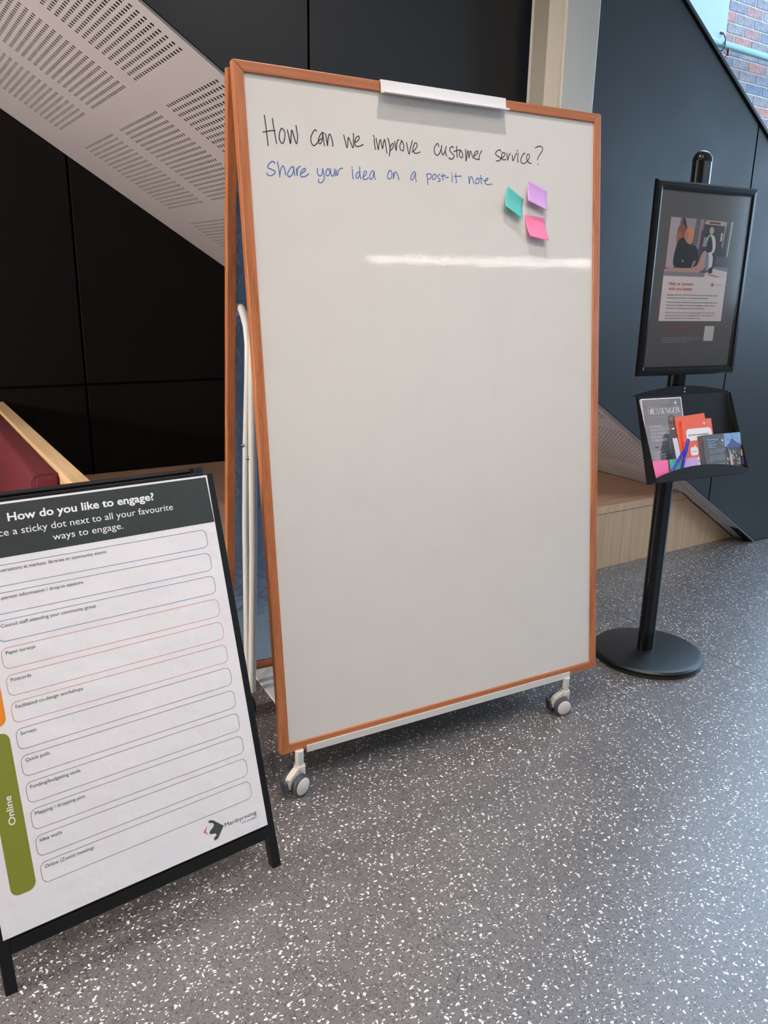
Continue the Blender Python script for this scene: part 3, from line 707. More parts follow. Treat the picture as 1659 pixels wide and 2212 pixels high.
# ---------------------------------------------------------------- sticky notes on the board
def sticky(name, label, corners, rgb, lift, M):
    """corners TL, TR, BR, BL in board coordinates; lower edge curls forward"""
    TL, TR, BR, BL = [Vector(c) for c in corners]
    ctr = (TL + TR + BR + BL) / 4
    t = thing(name, label, 'sticky note', WB @ M @ Matrix.Translation((ctr.x, ctr.y, 0)), 'sticky notes on the whiteboard')
    m = mat(name + '_paper', rgb, 0.6)
    bsdf(m).inputs['Subsurface Weight'].default_value = 0.0
    nu, nv = 8, 14; vs = []; fs = []
    for j in range(nv + 1):
        v = j / nv
        for i in range(nu + 1):
            u = i / nu
            p = (TL * (1 - u) + TR * u) * (1 - v) + (BL * (1 - u) + BR * u) * v - ctr
            w = 0.0005 + lift * max(0, v - 0.18) ** 1.7
            vs.append((p.x, p.y, w))
    for j in range(nv):
        for i in range(nu):
            a = j * (nu + 1) + i; fs.append((a, a + 1, a + nu + 2, a + nu + 1))
    me = bpy.data.meshes.new('sheet'); me.from_pydata(vs, [], fs); me.materials.append(m)
    for p in me.polygons: p.use_smooth = True
    o = bpy.data.objects.new('sheet', me); COL.objects.link(o); o.parent = t
    so_ = o.modifiers.new('thick', 'SOLIDIFY'); so_.thickness = 0.0003; so_.offset = 1
    return t
sticky('sticky_note', 'teal sticky note, left of the purple one, on the whiteboard', [(0.8194, 1.5811), (0.8786, 1.5473), (0.862, 1.4866), (0.798, 1.5204)], (92, 190, 182), 0.024, MI)
sticky('sticky_note', 'purple sticky note, upper right of three on the whiteboard', [(0.8963, 1.6022), (0.9687, 1.5763), (0.958, 1.516), (0.884, 1.5405)], (208, 158, 220), 0.022, MI)
sticky('sticky_note', 'pink sticky note below the purple one on the whiteboard', [(0.8818, 1.5036), (0.9585, 1.4967), (0.9615, 1.4285), (0.889, 1.4385)], (255, 128, 172), 0.026, MI)

# ---------------------------------------------------------------- A-frame sign
KS = 1.0446
C0v = Vector((0, 0, CAM_H))
SO = C0v + (Vector((-0.72874, 1.22008, 0.16119)) - C0v) * KS
SG = Matrix.Translation((SO.x, SO.y, 0)) @ Matrix.Rotation(math.radians(37.6585), 4, 'Z')
sg = thing('a_frame_sign', 'black A-frame pavement sign with white survey poster How do you like to engage?', 'sign', SG)
MP = plane_m((0, 0, SO.z), 0.30409, 0.0) @ Matrix.Scale(KS, 4)
PWd, PHt = 0.584, 0.848
def bar(x0, x1, v0, v1, w0, w1, name, bevel=0.001, m=black_metal, parent=sg, M=MP):
    return MB().box(x0, x1, v0, v1, w0, w1, M).build(name, m, parent, bevel=bevel)
foot = -0.1115
bar(-0.0125, 0.0105, foot, 0.853, -0.022, 0.0, 'leg'); bar(0.5790, 0.6015, foot, 0.853, -0.022, 0.0, 'leg')
bar(0.0105, 0.579, -0.033, -0.006, -0.022, 0.001, 'bottom_rail'); bar(0.0105, 0.579, -0.006, 0.0005, -0.022, -0.006, 'bottom_ledge')
bar(0.0105, 0.579, 0.846, 0.856, -0.022, 0.001, 'top_rail')
bar(0.0105, 0.579, -0.006, 0.85, -0.006, -0.003, 'back_sheet', m=cap_black)
bar(0.556, 0.578, 0.846, 0.870, -0.030, 0.0015, 'hinge'); bar(0.010, 0.032, 0.846, 0.870, -0.030, 0.0015, 'hinge')
# rear leaf
MQ = plane_m((0, 0.5, 0.0), -0.245, 0.0) @ Matrix.Scale(KS, 4)
hz = SO.z + math.cos(0.30409) * KS * 0.855; hy = math.sin(0.30409) * KS * 0.855
lenr = hz / math.cos(0.14) / KS
MQ = plane_m((0, hy + 0.03 + math.tan(0.14) * hz, 0.0), -0.14, 0.0) @ Matrix.Scale(KS, 4)
bar(-0.006, 0.015, 0.003, lenr, -0.02, 0.0, 'leg', M=MQ); bar(0.572, 0.593, 0.003, lenr, -0.02, 0.0, 'leg', M=MQ)
bar(0.015, 0.572, lenr - 0.022, lenr, -0.02, 0.0, 'rear_rail', M=MQ); bar(0.015, 0.572, 0.10, 0.125, -0.02, 0.0, 'rear_rail', M=MQ)
bar(0.015, 0.572, 0.125, lenr - 0.022, -0.012, -0.009, 'rear_sheet', m=cap_black, M=MQ)
# poster
post = bar(0.0, PWd, 0.0, PHt, 0.0012, 0.0018, 'poster_sheet', bevel=0, m=paper)
post['label'] = 'white paper poster with green-grey header and rounded answer boxes'
MT = MP @ Matrix.Translation((0, 0, 0.0018))
MB().add([(0.006, 0.7365, 0.0003), (PWd - 0.0012, 0.7365, 0.0003), (PWd - 0.0038, 0.8435, 0.0003), (0.006, 0.8435, 0.0003)], [(0, 1, 2, 3)], MT).build('header_band', poster_head, post)
text('title_lettering', 'How do you like to engage?', post, MT, k_white, 0.2957, 0.8080, 0.0165, 0.306, 'CENTER', 0.022, 0.0006)
text('lettering', 'Place a sticky dot next to all your favourite', post, MT, k_white, 0.292, 0.7795, 0.0145, 0.393, 'CENTER', 0.0, 0.0006)
text('lettering', 'ways to engage.', post, MT, k_white, 0.2953, 0.7552, 0.0143, 0.1477, 'CENTER', 0.0, 0.0006)
rows = ['Conversations at markets, libraries or community events', 'In-person information / drop-in sessions', 'Council staff attending your community group', 'Paper surveys', 'Postcards',
        'Facilitated co-design workshops', 'Surveys', 'Quick polls', 'Funding/budgeting tools', 'Mapping / dropping pins', 'Idea walls', 'Online (Zoom) meetings']
wids = [0.2285, None, 0.1871, 0.0556, None, None, None, None, None, None, None, 0.0975]
for i, body in enumerate(rows):
    t_ = 0.7225 - i * 0.0549; b_ = t_ - 0.0425
    kk = k_blue if i < 3 else (k_orange if i < 6 else k_olive)
    ring('answer_box', rrect(0.0868, b_, 0.5575, t_, 0.0125), rrect(0.0868 + 0.0009, b_ + 0.0009, 0.5575 - 0.0009, t_ - 0.0009, 0.0117), kk, post, MT, 0.0004)
    text('lettering', body, post, MT, k_dark, 0.0955, t_ - 0.0138, 0.0070, wids[i] or len(body) * 0.00425, 'LEFT', 0.0, 0.0004)
def tab(v0, v1, m):
    P = rrect(0.028, v0, 0.0748, v1, 0.016)
    return MB().add([(p[0], p[1], 0.0003) for p in P], [tuple(range(len(P)))], MT).build('section_tab', m, post)
tab(0.0735, 0.3935, k_green); tab(0.4065, 0.556, k_tab_o); tab(0.572, 0.7225, k_tab_b)
text('tab_lettering', 'Online', post, MT, k_white, 0.0585, 0.2115, 0.0125, 0.058, 'LEFT', 0.012, 0.0006, math.pi / 2)
# council emblem: arrow-like dark shape with an orange chevron, and its name
def emblem(name, parent, M, cx, cy, sc_, dark, accent, w=0.0004):
    body_ = [(0.0, 0.55), (0.10, 0.72), (0.62, 0.05), (0.20, -0.62), (0.02, -0.72), (-0.02, -0.52), (0.16, -0.34), (0.08, -0.22), (-0.12, -0.20), (-0.20, -0.08), (-0.16, 0.04), (0.06, 0.16), (0.14, 0.28), (0.08, 0.40), (-0.10, 0.50)]
    P = [(cx + a * sc_, cy + b * sc_) for a, b in body_]
    mb = MB().add([(a, b, w) for a, b in P], [tuple(range(len(P)))], M)
    o = mb.build(name, dark, parent)
    ch = [(-0.62, -0.02), (-0.34, 0.34), (-0.48, -0.02), (-0.34, -0.36)]
    MB().add([(cx + a * sc_, cy + b * sc_, w) for a, b in ch], [(0, 3, 2, 1)], M).build('emblem_chevron', accent, parent)
    return o
emb = [(0.4430, 0.0655), (0.4530, 0.0630), (0.4765, 0.0405), (0.4580, 0.0175), (0.4490, 0.0165), (0.4490, 0.0225), (0.4570, 0.0270), (0.4530, 0.0320), (0.4440, 0.0330), (0.4400, 0.0370), (0.4420, 0.0410), (0.4520, 0.0475), (0.4545, 0.0530), (0.4510, 0.0575), (0.4430, 0.0600)]
MB().add([(a, b, 0.0004) for a, b in emb], [tuple(range(len(emb)))], MT).build('emblem', mat('emblem_grey', (66, 72, 70), 0.5), post)
MB().add([(a, b, 0.0004) for a, b in [(0.4265, 0.0445), (0.4385, 0.0555), (0.4330, 0.0440), (0.4375, 0.0355)]], [(0, 3, 2, 1)], MT).build('emblem_chevron', k_orange, post)
text('lettering', 'Maribyrnong', post, MT, k_dark, 0.4795, 0.0360, 0.0092, 0.0815, 'LEFT', 0.0, 0.0004)
text('lettering', 'CITY COUNCIL', post, MT, k_dark, 0.5200, 0.0268, 0.0042, 0.0398, 'LEFT', 0.0, 0.0004)

# ---------------------------------------------------------------- display stand
DS = Matrix.Translation((1.064, 2.855, 0)) @ Matrix.Rotation(math.radians(26), 4, 'Z')
ds = thing('display_stand', 'black floor display stand with round base, poster frame and leaflet tray', 'stand', DS)
MB().lathe([(0.0, 0.0), (0.208, 0.0), (0.211, 0.004), (0.211, 0.014), (0.205, 0.017), (0.213, 0.019), (0.2135, 0.024), (0.208, 0.031), (0.190, 0.035), (0.0, 0.037)], 72, Matrix.Translation((0.012, 0, 0))).build('base_disc', disc_black, ds, smooth=True)
def stadium(hw, hd, n=8, grooves=True):
    P = []
    for k in range(n + 1):
        t = -math.pi / 2 + math.pi * k / n; P.append((hw - hd + hd * math.cos(t), hd * math.sin(t)))
    for gx in (0.014, -0.014):
        P += [(gx + 0.002, hd), (gx + 0.0015, hd - 0.003), (gx - 0.0015, hd - 0.003), (gx - 0.002, hd)]
    for k in range(n + 1):
        t = math.pi / 2 + math.pi * k / n; P.append((-hw + hd + hd * math.cos(t), hd * math.sin(t)))
    for gx in (-0.014, 0.014):
        P += [(gx - 0.002, -hd), (gx - 0.0015, -hd + 0.003), (gx + 0.0015, -hd + 0.003), (gx + 0.002, -hd)]
    return P
MB().prism(stadium(0.036, 0.023), 0.036, 1.845).build('pole', stand_black, ds, smooth=True)
# rounded cap on the pole
mb = MB(); rings = []
for j in range(9):
    t = j / 8 * math.pi / 2; sc1 = math.cos(t); z = 1.845 + 0.036 * math.sin(t)
    hw, hd = 0.037, 0.0245
    for k in range(36):
        a = 2 * math.pi * k / 36
        mb.v.append((max(sc1, 0.02) * ((hw - hd) * (1 if math.cos(a) > 0 else -1) * min(1, abs(math.cos(a)) * 3) + hd * math.cos(a)), max(sc1, 0.02) * hd * math.sin(a), z))
for j in range(8):
    for k in range(36):
        k2 = (k + 1) % 36; mb.f.append((j * 36 + k, j * 36 + k2, (j + 1) * 36 + k2, (j + 1) * 36 + k))
mb.f.append(tuple(8 * 36 + k for k in range(36)))
mb.build('pole_cap', stand_black, ds, smooth=True)
# snap frame
FX0, FX1, FZ0, FZ1, FY = -0.2425, 0.2255, 1.1325, 1.7690, -0.052
fw_ = 0.030
prof = [(0.0, 0.0), (0.0, -0.010), (0.006, -0.0155), (0.018, -0.0165), (0.027, -0.012), (0.030, -0.006), (0.030, 0.0)]   # (inset, y)
def snap(a, b, c, d):
    """rail between outer corners a->b with inner corners d (at a) and c (at b)"""
    mb = MB(); n = len(prof)
    for o_, i_ in ((a, d), (b, c)):
        for q, y in prof:
            t = q / fw_; mb.v.append((o_[0] + (i_[0] - o_[0]) * t, FY + y + 0.012, o_[1] + (i_[1] - o_[1]) * t))
    mb.f = [tuple(range(n)), tuple(range(n, 2 * n))] + [(i, (i + 1) % n, n + (i + 1) % n, n + i) for i in range(n)]
    mb.build('frame_rail', stand_black, ds)
o_ = [(FX0, FZ0), (FX1, FZ0), (FX1, FZ1), (FX0, FZ1)]; i_ = [(FX0 + fw_, FZ0 + fw_), (FX1 - fw_, FZ0 + fw_), (FX1 - fw_, FZ1 - fw_), (FX0 + fw_, FZ1 - fw_)]
for k in range(4): snap(o_[k], o_[(k + 1) % 4], i_[(k + 1) % 4], i_[k])
MB().box(FX0 + 0.004, FX1 - 0.004, FY + 0.010, FY + 0.014, FZ0 + 0.004, FZ1 - 0.004).build('frame_back', stand_black, ds)
MB().box(-0.02, 0.02, FY + 0.012, -0.024, 1.30, 1.60).build('bracket', stand_black, ds)
sheet_dark = mat('dark_grey_print', (98, 97, 97), 0.45)
fp = MB().box(FX0 + 0.015, FX1 - 0.015, FY + 0.006, FY + 0.0085, FZ0 + 0.015, FZ1 - 0.015).build('framed_poster', sheet_dark, ds, label='dark grey poster with photo and red heading')
# clear cover sheet of the snap frame
cover = bpy.data.materials.new('clear_cover'); cover.use_nodes = True
nt = cover.node_tree; nt.nodes.clear()
out = nt.nodes.new('ShaderNodeOutputMaterial'); tr_ = nt.nodes.new('ShaderNodeBsdfTransparent'); gl = nt.nodes.new('ShaderNodeBsdfGlossy'); gl.inputs['Roughness'].default_value = 0.12
lw = nt.nodes.new('ShaderNodeFresnel'); lw.inputs['IOR'].default_value = 1.22; mxs = nt.nodes.new('ShaderNodeMixShader')
nt.links.new(lw.outputs[0], mxs.inputs[0]); nt.links.new(tr_.outputs[0], mxs.inputs[1]); nt.links.new(gl.outputs[0], mxs.inputs[2]); nt.links.new(mxs.outputs[0], out.inputs[0])
MB().box(FX0 + 0.02, FX1 - 0.02, FY + 0.001, FY + 0.0014, FZ0 + 0.02, FZ1 - 0.02).build('cover_sheet', cover, ds)
# print coordinates: x as measured on the frame plane, y = height
FD = 0.0115
MFp = Matrix(((1, 0, 0, FD), (0, 0, -1, FY + 0.006), (0, 1, 0, 0), (0, 0, 0, 1)))
W = (228, 220, 222)
X0, X1, Y0, Y1, YP = -0.1785, 0.1215, 1.3195, 1.657, 1.4690
ph = [([(X0, Y0), (X1, Y0), (X1, Y1), (X0, Y1)], W),
      ([(X0, 1.487), (X1, 1.480), (X1, Y1), (X0, Y1)], (96, 92, 98)),
      ([(X0, 1.4955), (-0.1375, 1.4955), (-0.126, Y1), (X0, Y1)], (186, 176, 184)),
      ([(X0, 1.4955), (-0.174, 1.4955), (-0.172, Y1), (X0, Y1)], (120, 86, 80)),
      ([(-0.134, 1.60), (-0.127, 1.60), (-0.117, Y1), (-0.127, Y1)], (134, 108, 112)),
      ([(-0.115, 1.62), (-0.10, 1.62), (-0.10, Y1), (-0.117, Y1)], (60, 56, 62)),
      ([(-0.095, 1.63), (-0.06, 1.60), (-0.055, Y1), (-0.108, Y1)], (172, 152, 160)),
      ([(-0.099, 1.573), (-0.060, 1.573), (-0.060, 1.632), (-0.085, 1.632), (-0.099, 1.622)], (214, 150, 112)),
      ([(-0.058, 1.55), (-0.045, 1.55), (-0.040, Y1), (-0.055, Y1)], (110, 112, 124)),
      ([(-0.042, 1.56), (-0.030, 1.56), (-0.018, Y1), (-0.036, Y1)], (164, 140, 152)),
      ([(-0.026, 1.50), (0.10, 1.50), (0.10, 1.642), (-0.014, 1.642)], (58, 58, 64)),
      ([(-0.016, 1.642), (0.083, 1.640), (0.085, 1.6545), (-0.010, 1.6555)], (196, 172, 160)),
      ([(0.004, 1.645), (0.060, 1.644), (0.058, 1.650), (0.010, 1.651)], (92, 60, 60)),
      ([(0.078, 1.57), (0.083, 1.57), (0.091, 1.654), (0.085, 1.654)], (176, 168, 172)),
      ([(0.1075, 1.537), (0.1125, 1.537), (0.120, 1.656), (0.112, 1.656)], (200, 194, 194)),
      ([(0.066, 1.59), (0.076, 1.59), (0.078, 1.617), (0.068, 1.617)], (196, 196, 150)),
      ([(0.055, 1.50), (X1, 1.50), (X1, 1.54), (0.06, 1.54)], (92, 86, 96)),
      ([(0.048, 1.497), (X1, 1.493), (X1, 1.503), (0.05, 1.504)], (140, 140, 156)),
      ([(0.016, 1.470), (X1, 1.470), (X1, 1.490), (0.05, 1.4975), (0.016, 1.482)], (222, 212, 212)),
      ([(0.046, 1.480), (0.098, 1.470), (0.060, 1.470), (0.02, 1.478)], (176, 152, 144)),
      # counter with stone front
      ([(-0.1785, 1.479), (0.014, 1.478), (0.014, 1.556), (-0.010, 1.556), (-0.030, 1.496), (-0.1785, 1.496)], (196, 156, 148)),
      ([(-0.1785, 1.469), (0.013, 1.469), (0.014, 1.4825), (-0.1785, 1.4835)], (150, 140, 152)),
      # person behind counter in black
      (ell(-0.118, 1.612, 0.020, 0.026), (150, 92, 74)), (ell(-0.126, 1.594, 0.013, 0.02), (176, 116, 88)),
      (ell(-0.094, 1.598, 0.010, 0.018), (196, 130, 110)),
      ([(-0.1435, 1.522), (-0.1375, 1.496), (-0.030, 1.4975), (-0.022, 1.53), (-0.040, 1.572), (-0.085, 1.574), (-0.105, 1.598), (-0.130, 1.586), (-0.137, 1.56)], (38, 40, 42)),
      (ell(-0.098, 1.520, 0.003, 0.005, 8), (180, 180, 184)),
      ([(-0.056, 1.500), (-0.048, 1.501), (-0.036, 1.520), (-0.046, 1.522)], (176, 150, 160)),
      ([(-0.030, 1.55), (-0.015, 1.55), (-0.010, 1.62), (-0.026, 1.62)], (84, 64, 66)),
      ([(-0.014, 1.568), (0.006, 1.570), (0.008, 1.600), (-0.010, 1.600)], (150, 160, 156)),
      # standing person seen from behind
      (ell(0.0215, 1.622, 0.0105, 0.0125), (196, 180, 172)),
      ([(0.004, 1.603), (0.020, 1.610), (0.038, 1.606), (0.046, 1.590), (0.050, 1.566), (0.040, 1.545), (0.006, 1.550)], (222, 222, 212)),
      ([(0.010, 1.604), (0.024, 1.606), (0.036, 1.570), (0.034, 1.553), (0.012, 1.548), (0.002, 1.560)], (40, 44, 50)),
      ([(0.006, 1.552), (0.042, 1.548), (0.044, 1.505), (0.040, 1.498), (0.018, 1.490), (0.010, 1.496)], (222, 220, 222)),
      ([(0.006, 1.552), (0.022, 1.550), (0.026, 1.494), (0.018, 1.490), (0.010, 1.496)], (120, 140, 170)),
      ([(0.026, 1.497), (0.046, 1.506), (0.048, 1.484), (0.030, 1.480)], (40, 40, 46))]
random.seed(3)
for _ in range(40):
    x = random.uniform(-0.17, 0.01); y = random.uniform(1.470, 1.482); ph.append((ell(x, y, 0.0016, 0.0012, 5), random.choice([(110, 100, 112), (176, 168, 176)])))
ph = [((chaikin(P) if c in ((38, 40, 42), (222, 222, 212), (40, 44, 50), (222, 220, 222), (120, 140, 170), (214, 150, 112), (196, 156, 148)) and len(P) > 4 else P), c) for P, c in ph]
printed('printed_photo', ph, fp, MFp, m=PRINT, w0=0.0003, label='printed photo of two people at a counter')
T = lambda name, body, m, x, y, size, wid, al='LEFT', wt=0.0: text(name, body, fp, MFp, m, x, y, size, wid, al, wt, 0.0010)
T('red_heading', 'Help us connect', k_red, -0.1500, 1.4400, 0.0098, 0.1135, wt=0.012)
T('red_heading', 'with you better', k_red, -0.1500, 1.4230, 0.0098, 0.1135, wt=0.012)
para = [('Engaging effectively with the community and delivering high-quality', 1.4055, 0.242), ('customer service are some of our main responsibilities.', 1.3955, 0.195),
        ('We are currently reviewing the key policies and strategies that guide', 1.3810, 0.242), ('these areas, including the Community Engagement Policy, Putting', 1.3710, 0.233), ('Customers First Strategy and the Complaints Policy.', 1.3610, 0.184),
        ('We are keen to know how you currently engage with Council, what', 1.3455, 0.238), ('would encourage you to share feedback with Council, and to share', 1.3365, 0.236), ('your recent customer service experience with us.', 1.3275, 0.170)]
for body, y, wd in para: T('body_lettering', body, k_grey, -0.1515, y, 0.0044, wd)
T('red_lettering', 'Join the conversation', k_red, -0.1535, 1.2965, 0.0060, 0.110, wt=0.010)
T('red_lettering', 'community engagement  |  online survey  |  in person', k_red, -0.1540, 1.2860, 0.0036, 0.177)
T('red_lettering', 'yourcityyourvoice.com.au / engage', k_red, -0.1545, 1.2760, 0.0036, 0.148)
T('white_lettering', 'Be part of the conversation and find out details of upcoming', k_pale, -0.1550, 1.2620, 0.0034, 0.182)
T('white_lettering', 'conversations before midnight Tuesday 27 September by', k_pale, -0.1550, 1.2545, 0.0034, 0.172, wt=0.004)
T('white_lettering', 'visiting yourcityyourvoice.com.au/engagement', k_pale, -0.1555, 1.2470, 0.0034, 0.136)
P = rrect(0.0455, 1.2505, 0.0925, 1.3025, 0.003)
printed('blank_card', [(P, (212, 208, 210))], fp, MFp, w0=0.0006, label='blank white rounded card printed on the poster')
def mini_emblem(parent, M, cx, cy, sc_, m, w):
    pts = [(-0.10, 0.62), (0.10, 0.80), (0.22, 0.38), (0.72, 0.0), (0.26, -0.36), (0.14, -0.80), (-0.04, -0.66), (0.06, -0.30), (-0.26, -0.10), (-0.30, 0.10), (0.06, 0.28)]
    MB().add([(cx + a * sc_, cy + b * sc_, w) for a, b in pts], [tuple(range(len(pts)))], M).add([(cx + a * sc_, cy + b * sc_, w) for a, b in [(-0.8, 0), (-0.5, 0.3), (-0.62, 0), (-0.5, -0.3)]], [(0, 3, 2, 1)], M).build('emblem', m, parent)
mini_emblem(fp, MFp, 0.054, 1.4445, 0.0115, k_grey, 0.0010)
T('lettering', 'Maribyrnong', k_mid, 0.0640, 1.4430, 0.0040, 0.036)

# ---------------------------------------------------------------- leaflet tray on the stand
OFF = 0.0107
x0t, x1t = -0.244 + OFF, 0.208 + OFF
side = [(-0.048, 1.062), (-0.058, 1.062), (-0.187, 0.786), (-0.143, 0.767)]
MB().prism(side, x0t - 0.0015, x0t, plane='yz').build('tray_side', tray_black, ds)
MB().prism(side, x1t, x1t + 0.0015, plane='yz').build('tray_side', tray_black, ds)
MB().add([(x, y, z) for x in (x0t, x1t) for y, z in ((-0.045, 1.062), (-0.0465, 1.062), (-0.1445, 0.768), (-0.143, 0.767))], [(0, 1, 2, 3), (4, 7, 6, 5), (0, 4, 5, 1), (1, 5, 6, 2), (2, 6, 7, 3), (3, 7, 4, 0)]).build('tray_back', tray_black, ds)
MB().add([(x, y, z) for x in (x0t, x1t) for y, z in ((-0.143, 0.767), (-0.1435, 0.7685), (-0.187, 0.7875), (-0.187, 0.786))], [(0, 1, 2, 3), (4, 7, 6, 5), (0, 4, 5, 1), (1, 5, 6, 2), (2, 6, 7, 3), (3, 7, 4, 0)]).build('tray_floor', tray_black, ds)
arch = [(x0t - 0.013, 1.062)] + [(x0t - 0.013 + (x1t - x0t + 0.013) * k / 20, 1.064 + 0.029 * math.sin(math.pi * (0.04 + 0.92 * k / 20))) for k in range(21)] + [(x1t, 1.062)]
MB().prism(arch, -0.047, -0.0455, plane='xz').build('tray_header', tray_black, ds)
for x, z in ((-0.018 + OFF, 1.083), (-0.018 + OFF, 1.071)):
    MB().lathe([(0, 0.003), (0.003, 0.002), (0.0035, 0.0)], 10, Matrix.Translation((x, -0.047, z)) @ Matrix.Rotation(math.pi / 2, 4, 'X')).build('screw', chrome, ds, smooth=True)
MB().box(-0.02, 0.02, -0.0455, -0.023, 1.02, 1.075).build('bracket', stand_black, ds)
# front lip with arched top edge, standing in the plane of the tray mouth
def mouth(x, t):  # t = distance up the front plane from the bottom edge
    L_ = math.hypot(0.129, 0.276); return (x, -0.187 + 0.129 * t / L_, 0.786 + 0.276 * t / L_)
lipv = []; NL = 24
for k in range(NL + 1):
    u = k / NL; x = x0t + (x1t - x0t) * u
    hgt = 0.013 + 0.031 * math.sin(math.pi * u) ** 0.8
    lipv += [mouth(x, 0.0), mouth(x, hgt)]
lipv2 = [(x, y - 0.0012, z - 0.0005) for x, y, z in lipv]; nb = len(lipv)
ff = []
for k in range(NL):
    a = 2 * k; ff += [(a, a + 2, a + 3, a + 1), (nb + a, nb + a + 1, nb + a + 3, nb + a + 2), (a + 1, a + 3, nb + a + 3, nb + a + 1), (a, nb + a, nb + a + 2, a + 2)]
MB().add(lipv + lipv2, ff).build('tray_lip', tray_black, ds)

# documents: frame with origin at the lower left of the tray back; x across, y up the slope, z out of it
e2 = Vector((0, 0.097, 0.293)).normalized(); e3 = Vector((1, 0, 0)).cross(e2)
TRAY = DS @ Matrix(((1, e2.x, e3.x, x0t), (0, e2.y, e3.y, -0.1445), (0, e2.z, e3.z, 0.768), (0, 0, 0, 1)))
def doc(name, label, cat, x, y, w, rot=0.0, group=None):
    return thing(name, label, cat, TRAY @ Matrix.Translation((x, y, w)) @ Matrix.Rotation(math.radians(rot), 4, 'Z'), group)
paper_white = mat('magazine_paper', (232, 230, 230), 0.5)
I4 = Matrix.Identity(4)
def slabdoc(parent, name, w, h, t, m):
    return MB().box(0, w, 0, h, 0, t).build(name, m, parent)

# magazines
MW, MH = 0.1905, 0.2955
for i, lab in enumerate(['rearmost magazine of the stack in the leaflet tray, mostly hidden', 'magazine third from the front of the stack in the leaflet tray', 'magazine just behind the front magazine in the leaflet tray']):
    g_ = doc('magazine', lab, 'magazine', 0.0015 + i * 0.0022, 0.001, 0.0006 + i * 0.0029, 0.0, 'magazines in the leaflet tray')
    slabdoc(g_, 'pages', MW - 0.003, MH - 0.003 + i * 0.001, 0.0027, paper_white)
mg = doc('magazine', 'front magazine with a smiling person in a leather jacket, titled MESSENGER', 'magazine', 0.0078, 0.001, 0.0093, 0.0, 'magazines in the leaflet tray')
pg_ = slabdoc(mg, 'pages', MW, MH + 0.002, 0.0028, paper_white)
a_ = 0.0035
Wm, Hm = MW, MH + 0.002
def mx_(x): return x - 0.0078
def my_(y): return y - 0.001
cv = [([(a_, 0), (Wm - a_, 0), (Wm - a_, Hm - a_), (a_, Hm - a_)], (128, 120, 122)),
      ([(a_, 0), (Wm - a_, 0), (Wm - a_, 0.10), (a_, 0.12)], (146, 138, 146)),
      ([(a_, 0.12), (Wm - a_, 0.10), (Wm - a_, 0.19), (a_, 0.21)], (138, 130, 134)),
      ([(a_, 0.268), (0.128, 0.272), (0.128, 0.274), (a_, 0.2705)], (100, 94, 96)),
      ([(0.110, 0.262), (Wm - a_, 0.262), (Wm - a_, Hm - a_), (0.128, Hm - a_), (0.128, 0.272)], (116, 110, 112))]
S_ = lambda pts: [(mx_(x), my_(y)) for x, y in pts]
